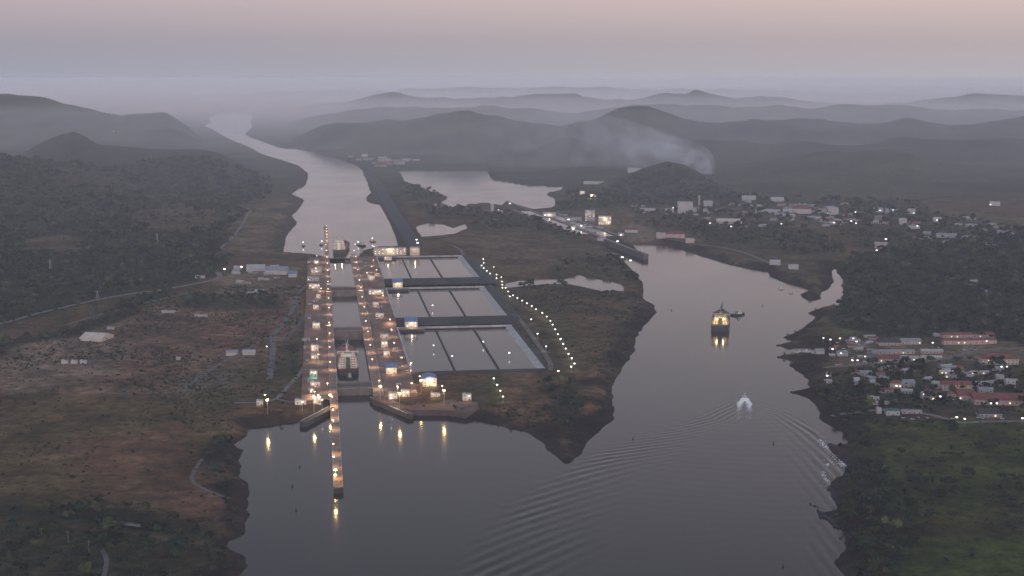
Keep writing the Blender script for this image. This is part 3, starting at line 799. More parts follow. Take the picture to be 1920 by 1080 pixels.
# spur walls at the lower entrance
def spur(label, a, b, w, z):
    A = Vector(un(*a, z)); B = Vector(un(*b, z)); d = B - A; L = d.length
    o = empty('spur_wall', (A.x, A.y, 0), math.atan2(d.y, d.x)); tag(o, label, 'spur wall')
    MB().box(0, L, -w / 2, w / 2, -8, z).build('wall', M_SPUR, o)
    MB().box(.5, L - .5, -w / 2 + .4, -w / 2 + 1.0, z, z + 1.1).build('parapet', M_RIM, o)
    MB().cyl(L, 0, -8, z + .4, w / 2 + .8, None, 12).build('rounded_end', M_SPUR, o)
    return o
spur('short dark angled wall left of the lower lock entrance', (622, 763), (570, 790), 11, 7)
spur('short dark angled wall right of the lower lock entrance', (699, 744), (768, 775), 11, 7)
# quay right of the lower entrance
qp = [un(*p, 8.6) for p in [(699, 748), (722, 757), (770, 768), (838, 769), (872, 774), (899, 768), (889, 742), (850, 722), (820, 728), (760, 712), (712, 712)]]
mb = MB(); n = len(qp)
mb.add([(x, y, 8.6) for x, y in qp] + [(x, y, -8) for x, y in qp], [tuple(range(n))] + [(i, n + i, n + (i + 1) % n, (i + 1) % n) for i in range(n)])
o = fix_normals(mb.build('quay', M_SOIL)); tag(o, 'reddish paved quay right of the lower lock entrance', 'quay')
# chamber water
def sheet(name, u0, u1, v0, v1, z, m):
    vs = [(*lk(u0, v0), z), (*lk(u1, v0), z), (*lk(u1, v1), z), (*lk(u0, v1), z)]
    return kind(MB().add(vs, [(0, 1, 2, 3)]).build(name, m), 'structure')
sheet('chamber_water', -26, 29, 53, 557, 3.2, M_BASIN)
sheet('chamber_water', -26, 29, 557, 1020, 16.2, M_BASIN)
sheet('chamber_water', -26, 29, 1020, 1500, 25.4, M_BASIN)
# sills close the terrain side at each head
# gates
def gate(label, v, z, zb, shift=0.0, depth=10.0):
    o = empty('lock_gate', (*lk(1.5 + shift, v), 0), LROT); tag(o, label, 'lock gate', 'rolling lock gates')
    m = MB().box(-27.4, 27.4, 0, depth, zb, z - .5)
    for k in range(9):
        m.box(-26 + k * 6.4, -25.4 + k * 6.4, -.55, .1, zb, z - .6)
    m.build('gate_leaf', M_STEEL, o)
    MB().box(-27.4, 27.4, -.6, depth + .6, z - .45, z).build('walkway', M_CONC, o)
    for yy in (-.4, depth + .1):
        m = MB()
        for k in range(13):
            m.box(-27 + k * 4.45, -26.8 + k * 4.45, yy, yy + .25, z, z + 1.2)
        m.box(-27, 27, yy, yy + .25, z + 1.2, z + 1.4)
        m.build('handrail', M_POLE, o)
    return o
gate('outermost rolling gate closing the lower chamber towards the open water', 44, 11, -8)
gate('second gate of the lower head, just behind the outermost one', 88, 11, -6)
gate('gate between lower and middle chamber, nearer of its pair', 521, 20, 0)
gate('gate between lower and middle chamber, farther of its pair', 560, 20, 2)
gate('gate between middle and upper chamber, nearer of its pair', 986, 29, 12)
gate('gate between middle and upper chamber, farther of its pair', 1046, 29, 14)
gate('half drawn gate jutting from the right wall below the moored white ship', 1516, 29, 18, shift=39)

# water-saving basins
def basin(label, v0, v1, zr, div):
    o = empty('water_saving_basin', LB, LROT); tag(o, label, 'basin', 'water-saving basins')
    u0, u1 = 98, 322
    zb = zr - 12
    m = MB()    # embankment: outer slopes
    k = 2.3
    A = [(u0, v0 - 8), (u1 + 10, v0 - 8), (u1 + 10, v1 + 6), (u0, v1 + 6)]
    d = (zr - 1) * 1.0
    dn = min(40, 9 * k * 1.4)
    B = [(u0, v0 - 8 - dn), (u1 + 10 + 36, v0 - 8 - dn), (u1 + 46, v1 + 10), (u0, v1 + 10)]
    m.add([(*p, zr - .3) for p in A] + [(*p, zr - 11) for p in B], [(i, 4 + i, 4 + (i + 1) % 4, (i + 1) % 4) for i in range(4)])
    fix_normals(m.build('embankment', M_BANK, o))
    # rim frame
    m = MB()
    m.box(u0, u1 + 10, v1, v1 + 6, zr - 1.5, zr)
    m.box(u0, u1 + 10, v0 - 8, v0, zr - 1.5, zr - .2)
    m.box(u1 + 2, u1 + 10, v0, v1, zr - 1.5, zr - .1)
    m.build('rim', M_BANK, o)
    m = MB()
    m.box(u0 + 1, u1 + 4, v1 - 1.6, v1 - .05, zr - 3.2, zr + .6)
    m.build('coping', M_RIM, o)
    m = MB()
    m.box(u0 - 1.5, u0 + 1.6, v0, v1 - 1.65, zr - 9, zr + .6)
    m.build('side_wall', M_RIM, o)
    m = MB()
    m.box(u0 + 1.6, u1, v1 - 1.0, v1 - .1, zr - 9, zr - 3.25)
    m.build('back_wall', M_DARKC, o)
    m = MB()     # sloping lining on the far side from the chambers
    m.add([(u1 - 20, v0, zr - 9), (u1 + 2, v0, zr - .3), (u1 + 2, v1 - 1.7, zr - .3), (u1 - 20, v1 - 1.7, zr - 9)], [(0, 1, 2, 3)])
    m.build('sloping_lining', M_RIM, o)
    zw = zr - 5.0
    us = [u0 + 1.6] + [x for x in div] + [u1 - 1]
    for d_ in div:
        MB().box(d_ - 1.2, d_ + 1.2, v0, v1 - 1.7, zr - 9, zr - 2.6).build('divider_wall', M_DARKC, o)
    for i in range(3):
        a = us[i] + (1.2 if i else 0); b = us[i + 1] - (1.2 if i < 2 else 0)
        MB().add([(a, v0, zw), (b, v0, zw), (b, v1 - 1.0, zw), (a, v1 - 1.0, zw)], [(0, 1, 2, 3)]).build('pool_water', M_BASIN, o)
    m = MB().add([(u0, v0 - .01, zr - 9), (u1 + 2, v0 - .01, zr - 9), (u1 + 2, v0 - .01, zr - .3), (u0, v0 - .01, zr - .3)], [(3, 2, 1, 0)])
    m.build('near_wall', M_LINING, o)
    # intake pier at the corner next to the chambers
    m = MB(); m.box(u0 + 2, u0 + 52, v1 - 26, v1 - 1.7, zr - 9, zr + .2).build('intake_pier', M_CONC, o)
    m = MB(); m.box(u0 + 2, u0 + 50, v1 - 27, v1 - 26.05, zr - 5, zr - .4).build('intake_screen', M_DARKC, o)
    return o
basin('lowest and nearest row of three basin pools beside the lower chamber', 166, 600, 11, (173, 248))
basin('middle row of three basin pools beside the middle chamber', 664, 1080, 20, (170, 242))
basin('highest and farthest row of three basin pools beside the upper chamber', 1172, 1598, 29, (164, 238))

# ------------------------------------------------------------------ buildings
WIN = MB().box(-.8, .8, -.06, .06, 0, 1.5).mesh('window', M_GLASS)
WINL = MB().box(-.9, .9, -.06, .06, 0, 1.6).mesh('window', M_LITW)
DOOR = MB().box(-.7, .7, -.06, .06, 0, 2.3).mesh('door', M_STEELD)
def building(label, x0, x1, yb, h, depth, roof, wall=M_WHITE, group=None, rz=None, floors=None, lit=False, detail=True, glow=0, name='building', cat='building', zoff=0.0, z=None):
    """x0, x1, yb: the photo columns of the front corners and the row of the front foot"""
    xm = (x0 + x1) / 2
    if z is None:
        X, Y, Z = on_ground(xm, yb)
        Z -= .4
    else:
        Z = z; X, Y = un(xm, yb, z)
    w = (x1 - x0) / F * math.hypot(Y, CH - Z) * .995
    rz = (-math.atan2(X, Y) * .5 if rz is None else rz)
    o = empty(name, (X, Y, Z), rz); tag(o, label, cat, group)
    a = w / 2
    MB().box(-a, a, 0, depth, -3, h).build('wall', wall, o)
    kind_, rm = roof
    ov = .8
    if kind_ == 'flat':
        m = MB().box(-a - .3, a + .3, -.3, depth + .3, h + .002, h + .5)
        m.box(-a + .4, -a * .2, depth * .4, depth * .7, h + .5, h + 2.0)
        m.build('roof', rm, o)
    elif kind_ == 'gable':
        MB().gable(-a, a, 0, depth, h + .01, min(depth, 30) * .24, ov, 'x').build('roof', rm, o)
    elif kind_ == 'hip':
        MB().gable(-a, a, 0, depth, h + .01, min(depth, 2 * a) * .26, ov, 'x', hip=min(depth * .45, a * .9)).build('roof', rm, o)
    elif kind_ == 'gabley':
        MB().gable(-a, a, 0, depth, h + .01, a * .32, ov, 'y').build('roof', rm, o)
    if detail:
        fl = floors or max(1, int(h / 4.2))
        nw = max(2, min(9, int(w / 6)))
        fh = h / fl
        for f in range(fl):
            for k in range(nw):
                xx = -a + w * (k + .5) / nw
                if f == 0 and k == nw // 2:
                    p = put('door', DOOR, o, (xx, -.08, 0)); p.scale = (1.3, 1, 1.1)
                    continue
                me = WINL if (lit and random.random() < (.5 if glow else .16)) else WIN
                p = put('window', me, o, (xx, -.08, f * fh + fh * .35)); p.scale = (1.1, 1, min(1.3, fh * .28))
    if glow:
        l = bpy.data.lights.new('wall_lamp', 'POINT'); l.energy = glow; l.color = (1.0, .74, .48); l.shadow_soft_size = .5
        q = bpy.data.objects.new('wall_lamp', l); COL.objects.link(q); q.parent = o; q.location = (0, -9, h * .75)
    return o
FL_W = ('flat', M_WHITER); FL_G = ('flat', M_GREYR); GB_G = ('gable', M_GREYR); GB_R = ('gable', M_REDR); HP_R = ('hip', M_REDR)
GB_W = ('gable', M_WHITER); GB_B = ('gable', M_BLUER); GB_T = ('gable', M_TANR); GB_D = ('gable', M_DARKR); HP_B = ('hip', M_BLUER)
# --- on the lock platforms
LBG = 'small buildings on the lock platforms'
lock_b = [
 ('cubic white two storey gate house on the left platform beside the ship', 583, 597, 658, 10, 13, FL_W, 11, 4000),
 ('low white gate house just in front of the cubic two storey one', 583, 597, 673, 7, 11, FL_W, 11, 3000),
 ('flat white gate house behind the teal shed, left platform', 581, 595, 706, 9, 12, FL_W, 11, 2500),
 ('low teal roofed shed between two white gate houses on the left platform', 577, 594, 716, 5, 10, ('gable', M_TEALR), 11, 0),
 ('long low white lit shed on the left platform in front of the teal one', 582, 600, 723, 5, 8, FL_W, 11, 3500),
 ('tiny pinkish hut near the lower left edge of the left platform', 581, 589, 737, 5, 7, FL_W, 11, 2000),
 ('white square house close to the long approach wall', 587, 602, 756, 9, 11, FL_W, 9, 3000),
 ('white gate house on the middle terrace of the left platform', 586, 600, 615, 9, 12, FL_W, 20, 3500),
 ('small bright house on the middle terrace, left platform, behind the gate house', 587, 597, 578, 6, 8, FL_W, 20, 4000),
 ('small bright hut by the head of the middle chamber on the left platform', 593, 601, 557, 5, 7, FL_W, 20, 3500),
 ('wide cream machinery building on the left platform at the upper head', 579, 600, 541, 9, 13, FL_W, 29, 3500),
 ('white open frame building with dark bay on the upper left platform', 576, 598, 527, 8, 16, FL_W, 29, 0),
 ('pair of joined white sheds at the far end of the left platform', 583, 603, 511, 7, 12, GB_W, 29, 2000),
 ('narrow lit hut at the far left edge of the upper platform', 589, 598, 494, 7, 8, FL_W, 29, 3000),
 ('two storey lit gate house on the right platform beside the lowest basin', 715, 727, 651, 10, 12, FL_W, 11, 4000),
 ('square lit hut just in front of the two storey gate house, right platform', 719, 731, 667, 8, 10, FL_W, 11, 3500),
 ('pair of small white huts at the corner of the lowest basin', 713, 728, 634, 6, 9, FL_W, 11, 2500),
 ('long lit machinery building at the corner of the middle basin row', 691, 720, 552, 9, 18, FL_W, 20, 5000),
 ('small bright square hut on the right platform beside the middle basins', 699, 710, 573, 6, 9, FL_W, 20, 3500),
 ('wide low white hut on the right platform near the middle blue roofed building', 704, 720, 594, 6, 9, FL_W, 20, 3000),
 ('white hut with lit front on the upper right platform', 690, 703, 524, 8, 12, FL_W, 29, 3000),
 ('small white cabin at the corner of the highest basin row', 720, 735, 486, 6, 9, FL_W, 29, 2500),
 ('lit square house on the quay right of the lower entrance, nearest to the water', 729, 745, 749, 9, 12, FL_W, 8.6, 4000),
 ('lit house with pale flat roof on the quay behind the nearest one', 753, 768, 744, 9, 12, FL_W, 8.6, 4000),
 ('slim white kiosk on the quay below the big blue roofed building', 808, 815, 746, 7, 7, FL_W, 8.6, 2500),
 ('small white shed at the right end of the quay buildings', 816, 825, 745, 5, 8, FL_W, 8.6, 2000),
 ('solitary white house with two bays at the right end of the quay', 868, 884, 751, 9, 11, FL_W, 8.6, 2500),
 ('lit white house near the left shore beside the service road', 553, 574, 759, 7, 10, FL_W, None, 2500),
 ('solitary white hut on the left bank above the riprap', 481, 493, 760, 7, 10, FL_W, None, 1500),
]
for lb, x0, x1, yb, h, dp, rf, z, gl in lock_b:
    building(lb, x0, x1, yb, h, dp, rf, M_WHITE, LBG, LROT, z=z, glow=gl, lit=True)
building('cream building with grey blue roof on the right platform below the huts', 724, 744, 701, 10, 26, GB_B, M_CREAM, LBG, LROT, z=11, glow=6000, lit=True)
building('big lit building with steep blue roof on the quay beside the lowest basin', 793, 819, 726, 14, 34, ('gabley', M_BLUER), M_CREAM, LBG, LROT, z=8.6, glow=12000, lit=True)
building('blue roofed building between the lowest and the middle basin rows', 760, 783, 614, 11, 34, GB_B, M_WHITE, LBG, LROT, z=11, glow=7000, lit=True)
building('blue roofed cream building between the middle and the highest basin rows', 737, 755, 538, 10, 34, GB_B, M_CREAM, LBG, LROT, z=20, glow=6000)
building('long cream control building at the head of the highest basins', 701, 762, 477, 16, 22, FL_W, M_CREAM, None, LROT, z=29, glow=9000, lit=True)
building('square pale building right of the long control building', 769, 787, 477, 18, 22, FL_G, M_CREAM, None, LROT, z=29, glow=3000)

# --- left bank
building('warehouse with bright tan roof alone on the left dirt yard', 147, 192, 640, 6, 46, GB_T, M_CREAM, rz=R(-14), detail=False)
for k, x in enumerate((115, 133, 150)):
    building(['leftmost of three small white cabins in a row on the bare ground', 'middle one of three small white cabins in a row on the bare ground', 'rightmost of three small white cabins in a row on the bare ground'][k],
             x, x + 12, 682, 5, 8, FL_W, M_WHITE, 'cabins in a row on the bare ground', detail=False, name='cabin', cat='cabin')
for lb, x0, x1, yb, h, dp, rf in [
 ('long lit industrial shed with pale roof beyond the left dirt yards', 462, 496, 509, 9, 30, GB_W),
 ('large grey roofed industrial hall beyond the left dirt yards', 497, 538, 515, 10, 60, GB_G),
 ('blue grey shed right of the grey roofed industrial hall', 541, 556, 520, 9, 22, GB_B),
 ('small pale shed left of the industrial halls', 438, 452, 505, 7, 16, FL_W),
 ('low white hut by the roadside junction at the wood edge', 366, 384, 523, 5, 10, FL_W),
 ('low grey shed on the dirt yard left of the service road', 424, 445, 667, 6, 16, GB_G),
 ('pale shed on the dirt yard close to the service road bend', 455, 478, 666, 6, 14, GB_W),
 ('long pale hut on the yard below the tree strip', 303, 328, 587, 4, 9, FL_W),
 ('low white hut right of the long pale hut', 365, 388, 594, 3.5, 8, FL_W),
 ('white cabin alone on the red yard', 330, 338, 675, 4, 7, FL_W),
 ('pale shed in the yard near the left platform', 478, 494, 549, 5, 12, GB_W),
 ('long low white shed in the yard near the left platform', 457, 480, 551, 3.5, 8, GB_W),
 ('grey hut beside the bright tan roofed warehouse', 200, 214, 618, 4, 9, FL_G)]:
    building(lb, x0, x1, yb, h, dp, rf, M_WHITE, detail=False)

# --- old locks across the island
A0 = Vector(un(950, 376, 17)); A1 = Vector(un(1211, 481, 9))
dv = A1 - A0; OL = dv.length; OA = math.atan2(dv.y, dv.x)
def oldwall(label, off, s0, s1, w, z, m=M_DARKC):
    o = empty('old_lock_wall', (A0.x, A0.y, 0), OA); tag(o, label, 'lock wall')
    MB().box(s0 * OL, s1 * OL, off - w / 2, off + w / 2, -4, z).build('wall', m, o)
    MB().box(s0 * OL, s1 * OL, off - w / 2 + 2, off + w / 2 - 2, z + .004, z + .3).build('deck', M_CONC, o)
    for t in np.linspace(s0 + .02, s1 - .02, 8):
        MB().cyl(t * OL, off, z + .3, z + 12, .5, .4, 6).build('mast', M_POLE, o)
    return o
oldwall('long dark centre wall of the old locks running out into the channel', 0, 0.0, 1.0, 15, 15.5, M_OLDW)
oldwall('shorter dark wall of the old locks on the island side', -62, .22, .70, 15, 17, M_OLDW)
oldwall('shorter dark wall of the old locks on the town side', 62, .30, .76, 15, 17, M_OLDW)
def ol(s, off):
    d = dv.normalized(); nn = Vector((-d.y, d.x)); p = A0 + dv * s + nn * off
    return p.x, p.y
for a, b, off in ((.25, .70, -31), (.32, .74, 31)):
    pts = [ol(a, off - 20), ol(b, off - 20), ol(b, off + 20), ol(a, off + 20)]
    kind(MB().add([(*p, 15) for p in pts], [(0, 1, 2, 3)]).build('old_chamber_water', M_LAKE), 'structure')
for lb, x0, x1, yb, h, dp, rf, gl in [
 ('tall white control tower house of the old locks', 1097, 1115, 414, 34, 26, FL_W, 0),
 ('bright floodlit hall right of the old lock tower', 1122, 1146, 421, 26, 34, FL_W, 9000),
 ('low white sheds on the island end of the old locks', 1018, 1042, 408, 14, 20, GB_W, 8000),
 ('small white tower on the shore left of the old locks', 920, 926, 396, 24, 12, FL_W, 0),
 ('small pale hut beside the small white tower on the shore', 933, 943, 400, 10, 12, FL_W, 0),
 ('pale shed on the island apron of the old locks', 1068, 1080, 430, 8, 16, GB_W, 6000),
 ('long pale low shed near the island end of the old lock wall', 1120, 1136, 452, 6, 12, GB_W, 0),
 ('white house on the town side apron of the old locks', 1159, 1170, 444, 9, 18, FL_W, 0),
 ('lit house on the wooded headland by the lake, lower one', 1101, 1118, 373, 18, 22, FL_W, 14000),
 ('small lit house on the wooded headland by the lake, left one', 1087, 1096, 366, 16, 18, FL_W, 6000),
 ('long white building on the crest of the wooded headland', 1094, 1142, 346, 12, 24, FL_W, 0),
 ('pale building half hidden on the ridge right of the headland', 1177, 1202, 331, 14, 26, GB_W, 0),
 ('grey flat hall beside the old lock tower', 1060, 1090, 416, 14, 26, FL_G, 0),
 ('reddish roofed shed by the old lock apron', 1172, 1196, 436, 9, 24, GB_R, 0)]:
    building(lb, x0, x1, yb, h, dp, rf, M_WHITE, None, glow=gl, detail=gl > 9000 or h > 20, lit=True)

# --- town in the middle distance
TG = 'buildings of the town beyond the channel'
for lb, x0, x1, yb, h, dp, rf in [
 ('white hall with a long front left of the power plant', 1200, 1229, 400, 16, 30, FL_W),
 ('pale shed close to the left side of the power plant', 1248, 1263, 402, 14, 26, GB_W),
 ('big square pale power plant block beside the chimney', 1271, 1299, 400, 38, 50, FL_W),
 ('low pale annex between power plant block and chimney', 1299, 1306, 398, 16, 30, FL_G),
 ('long pale hall right of the chimney', 1320, 1336, 387, 14, 30, GB_W),
 ('yellowish lit house below the chimney', 1319, 1329, 401, 16, 24, FL_W),
 ('long yellowish lit low hall on the dark lawn', 1344, 1392, 421, 12, 30, GB_T),
 ('very long thin white hall of the middle town', 1417, 1462, 400, 8, 24, GB_W),
 ('large red roofed hall of the middle town', 1486, 1521, 401, 18, 50, HP_R),
 ('pale hall joined to the left of the large red roofed hall', 1469, 1486, 402, 12, 40, GB_W),
 ('white stepped block with a bright lamp', 1553, 1572, 402, 22, 40, FL_W),
 ('grey block left of the white stepped block', 1535, 1552, 400, 14, 30, FL_G),
 ('far pale hall at the foot of the dark ridge', 1392, 1417, 375, 10, 30, GB_W),
 ('second far pale hall at the foot of the dark ridge', 1446, 1470, 378, 10, 30, GB_W),
 ('white house at the channel bank beside the pink roofs', 1231, 1248, 447, 14, 24, FL_W),
 ('pink roofed hall at the channel bank', 1249, 1284, 446, 12, 30, HP_R),
 ('pale house right of the pink roofed hall', 1286, 1302, 456, 12, 24, FL_W),
 ('white row of sheds on the far plain', 1639, 1656, 398, 9, 26, GB_W),
 ('white longer row of sheds on the far plain', 1662, 1681, 398, 9, 26, GB_W),
 ('pale house cluster on the far plain', 1703, 1716, 401, 16, 26, FL_W),
 ('pale house at the bend of the far plain', 1687, 1700, 421, 14, 26, GB_W),
 ('flat house among far trees', 1705, 1725, 429, 10, 24, FL_G),
 ('yellowish hall among far trees', 1751, 1765, 417, 10, 26, GB_T),
 ('long pale wall like hall among far trees', 1757, 1806, 446, 9, 20, GB_G),
 ('lit pink house among the dark trees', 1641, 1664, 466, 16, 24, FL_W),
 ('white villa high up at the wood edge', 1857, 1875, 386, 14, 26, FL_W),
 ('pale quay shed by the channel side', 1444, 1463, 497, 9, 20, GB_W),
 ('bright quay shed near the harbour spit', 1479, 1497, 505, 8, 18, GB_W)]:
    building(lb, x0, x1, yb, h, dp, rf, M_PINK if 'pink' in lb else M_WHITE, TG, detail=False)
x, y, z = on_ground(1310.5, 393)
o = empty('chimney_stack', (x, y, z)); tag(o, 'slim tall pale chimney of the power plant', 'chimney')
MB().cyl(0, 0, -2, 52, 3.6, 2.6, 14).build('shaft', M_WHITE, o); MB().cyl(0, 0, 52.01, 54, 2.9, 2.9, 14).build('cap', M_REDR, o)
MB().box(-7, 7, -7, 7, -2, 6).build('base', M_GREYR, o)
# --- near town on the right bank
NG = 'buildings of the near town on the right bank'
for lb, x0, x1, yb, h, dp, rf, wl in [
 ('long red roofed barracks farthest back in the near town', 1767, 1866, 634, 7, 16, GB_R, M_PINK),
 ('long red roofed barracks with pink front in front of the rearmost one', 1769, 1870, 646, 8, 14, GB_R, M_PINK),
 ('red roofed school with long cream front and lit windows at the photo edge', 1842, 1910, 684, 10, 26, HP_R, M_CREAM),
 ('bright white hall in the middle of the car yard', 1689, 1724, 678, 8, 12, FL_W, M_WHITE),
 ('pink walled hall left of the bright white hall', 1649, 1686, 680, 7, 16, HP_R, M_PINK),
 ('long pale row house behind the pink hall', 1637, 1716, 664, 5, 12, GB_G, M_PINK),
 ('pale row house between the long one and the road', 1728, 1768, 663, 5, 12, GB_W, M_PINK),
 ('narrow cream row house below the pale one near the road', 1728, 1766, 673, 4, 8, GB_T, M_CREAM),
 ('dark purple roofed long shed at the back of the yard', 1649, 1689, 648, 6, 22, GB_D, M_PINK),
 ('grey roofed long shed right of the dark purple one', 1690, 1728, 646, 6, 20, GB_G, M_WHITE),
 ('small white bar shaped hut among trees', 1649, 1667, 711, 4, 8, FL_W, M_WHITE),
 ('yellow lit house among trees below the car yard', 1669, 1691, 728, 8, 14, HP_R, M_CREAM),
 ('angled pale house right of the yellow lit one', 1695, 1716, 726, 7, 18, GB_G, M_PINK),
 ('white cubic house left of the lit red roofed block', 1750, 1768, 729, 10, 12, FL_W, M_WHITE),
 ('red roofed block with a row of lit windows', 1768, 1822, 732, 9, 20, GB_R, M_CREAM),
 ('small white house at the left end of the cream hall', 1728, 1741, 747, 8, 10, FL_W, M_WHITE),
 ('cream hall with tall front and red roof behind it', 1745, 1793, 750, 9, 16, HP_R, M_CREAM),
 ('very long dark red roofed block running out of the picture', 1828, 1935, 760, 8, 40, GB_R, M_PINK),
 ('dark red roofed block between cream hall and the very long one', 1797, 1829, 751, 8, 32, GB_R, M_PINK),
 ('tan roofed row house under the trees', 1763, 1791, 701, 4, 9, GB_T, M_CREAM),
 ('white row house just below the tan roofed one', 1772, 1800, 709, 4, 9, FL_W, M_WHITE),
 ('long white house tilted among trees right of the road', 1820, 1855, 702, 4, 9, GB_W, M_WHITE),
 ('small white house cluster near the right edge', 1868, 1883, 711, 6, 10, FL_W, M_WHITE),
 ('tall white house near the right edge', 1886, 1904, 727, 12, 12, FL_W, M_WHITE),
 ('pale long house between the red blocks', 1836, 1862, 737, 6, 12, GB_G, M_WHITE),
 ('white pavilion on the bare field by the shore trees', 1632, 1649, 750, 4, 9, FL_W, M_WHITE),
 ('white booth directly in front of the white pavilion', 1636, 1646, 759, 5, 6, FL_W, M_WHITE),
 ('small white hut right of the pavilion on the bare field', 1660, 1671, 759, 4, 8, GB_W, M_WHITE),
 ('white cube house beside the teal shed', 1644, 1653, 776, 8, 9, FL_W, M_WHITE),
 ('teal green shed on the lower road', 1662, 1687, 779, 7, 16, ('flat', M_TEALR), M_WHITE),
 ('long low dark shed on the lower road', 1837, 1879, 783, 6, 22, GB_D, M_GREYR),
 ('low pinkish sheds along the lower road', 1692, 1728, 776, 3.5, 10, GB_G, M_PINK),
 ('small white house among the shore trees, upper one', 1550, 1559, 706, 5, 8, FL_W, M_WHITE),
 ('small white house among the shore trees, lower one', 1548, 1560, 719, 5, 8, GB_W, M_WHITE),
 ('bright white house standing end on among the trees', 1602, 1612, 722, 7, 18, GB_W, M_WHITE),
 ('grey roofed house above the bright end on house', 1614, 1635, 704, 5, 12, GB_G, M_WHITE),
 ('small white hut beside the road junction', 1752, 1763, 631, 5, 9, FL_W, M_WHITE),
 ('white workshop left of the car yard', 1571, 1590, 668, 6, 14, GB_G, M_WHITE),
 ('grey workshop near the inlet', 1530, 1546, 664, 6, 14, GB_G, M_WHITE)]:
    building(lb, x0, x1, yb, h, dp, rf, wl, NG, rz=R(random.uniform(-6, 6)), lit=True, detail=(x1 - x0) > 16)

# small houses nobody could tell apart, several roof kinds
def small_house(rf, wl):
    o = empty('house', (0, 0, -500)); a = 7
    MB().box(-a, a, 0, 9, -2, 4.2).build('wall', wl, o)
    MB().gable(-a, a, 0, 9, 4.21, 2.4, .7, 'x').build('roof', rf, o)
    for xx in (-4, 4):
        put('window', WIN, o, (xx, -.08, 1.2))
    put('door', DOOR, o, (0, -.08, 0))
    return o
M_TOWNW = mat('weathered town wall', (.36, .34, .32), .85, .25, .2)
protos = [small_house(M_WHITER, M_TOWNW), small_house(M_REDR, M_TOWNW), small_house(M_GREYR, M_TOWNW)]
hlab = ['small white roofed house', 'small red roofed house', 'small grey roofed house']
used = [False] * 3
def scatter_houses(polypx, n, where, group, sc=1.0, seed=1, z=10):
    r = random.Random(seed)
    xs = [p[0] for p in polypx]; ys = [p[1] for p in polypx]
    pts = []
    while len(pts) < n:
        a = r.uniform(min(xs), max(xs)); b = r.uniform(min(ys), max(ys))
        if sdist(polypx, np.array([a]), np.array([b]), 50)[0] < 0:
            pts.append((a, b))
    for a, b in pts:
        x, y, z = on_ground(a, b, 2)
        k = r.choice((0, 0, 1, 2))
        s = sc * r.uniform(.7, 1.35)
        if used[k]:
            o = dup(protos[k], (x, y, z - .3), 0)
        else:
            o = protos[k]; used[k] = True; o.location = (x, y, z - .3)
        o.rotation_euler.z = r.uniform(-.5, .5); o.scale = (s * r.uniform(.8, 1.6), s, s)
        tag(o, hlab[k] + ' ' + where, 'house', group + ', ' + hlab[k] + 's')
scatter_houses([(1560, 690), (1900, 690), (1915, 750), (1700, 740), (1560, 730)], 34, 'among trees of the near town', 'houses of the near town', 1.0, 3)
scatter_houses([(1555, 640), (1640, 632), (1650, 690), (1560, 690)], 26, 'on the car yard by the inlet', 'sheds of the car yard', .75, 4)
scatter_houses([(1340, 378), (1580, 378), (1700, 395), (1740, 425), (1560, 420), (1400, 400)], 40, 'in the far town below the dark ridge', 'houses of the far town', 1.5, 5)
scatter_houses([(1180, 385), (1350, 380), (1620, 400), (1600, 425), (1400, 428), (1200, 410)], 44, 'in the middle town by the power plant', 'houses of the middle town', 1.1, 15)
scatter_houses([(1700, 405), (1900, 410), (1900, 470), (1720, 455)], 22, 'scattered among trees of the far plain', 'houses of the far plain', 1.5, 6)
scatter_houses([(640, 288), (780, 300), (835, 312), (740, 316), (690, 314)], 26, 'in the settlement beyond the lake dam', 'houses beyond the lake dam', 2.0, 8)
scatter_houses([(1010, 395), (1090, 410), (1180, 440), (1130, 450), (1040, 415)], 16, 'on the aprons of the old locks', 'sheds of the old locks', 1.2, 9)
scatter_houses([(1780, 525), (1860, 530), (1860, 560), (1800, 560)], 6, 'in the clearing of the right wood', 'houses in the wood clearing', 1.2, 10)
scatter_houses([(425, 505), (555, 498), (560, 535), (440, 530)], 14, 'around the industrial halls of the left bank', 'sheds of the left bank yard', 1.0, 12)
for p, w in zip(protos, used):
    if not w:
        for c in list(p.children):
            bpy.data.objects.remove(c)
        bpy.data.objects.remove(p)

# small equipment huts along the platforms and parked cars of the yards
def equipment_hut():
    o = empty('equipment_hut', (0, 0, -500)); a = 3.2
    MB().box(-a, a, 0, 4.5, -1, 3.0).build('wall', M_WHITE, o); MB().box(-a - .3, a + .3, -.3, 4.8, 3.01, 3.35).build('roof', M_GREYR, o)
    put('door', DOOR, o, (1.2, -.08, 0)); return o
hut0 = equipment_hut(); rh = random.Random(21); first = True
def zprof(P, v):
    return float(np.interp(v, [p[0] for p in P], [p[1] for p in P]))
for (u0, u1, P, lb, gp, n) in ((-79, -61, WEST_P, 'small white equipment hut on the left lock platform', 'equipment huts on the left lock platform', 14), (60, 90, EAST_P, 'small white equipment hut on the right lock platform', 'equipment huts on the right lock platform', 15)):
    for k in range(n):
        v = 25 + 1500 * (k + rh.random() * .8) / n; u = rh.uniform(u0, u1)
        if min(abs(v - q) for q in (510, 980, 610, 1097)) < 26:
            continue
        p = (*lk(u, v), zprof(P, v) + .05)
        if first:
            h_ = hut0; h_.location = p; first = False
        else:
            h_ = dup(hut0, p)
        h_.rotation_euler.z = LROT; s_ = rh.uniform(.7, 1.5); h_.scale = (s_ * rh.uniform(.8, 1.8), s_, s_); tag(h_, lb, 'hut', gp)
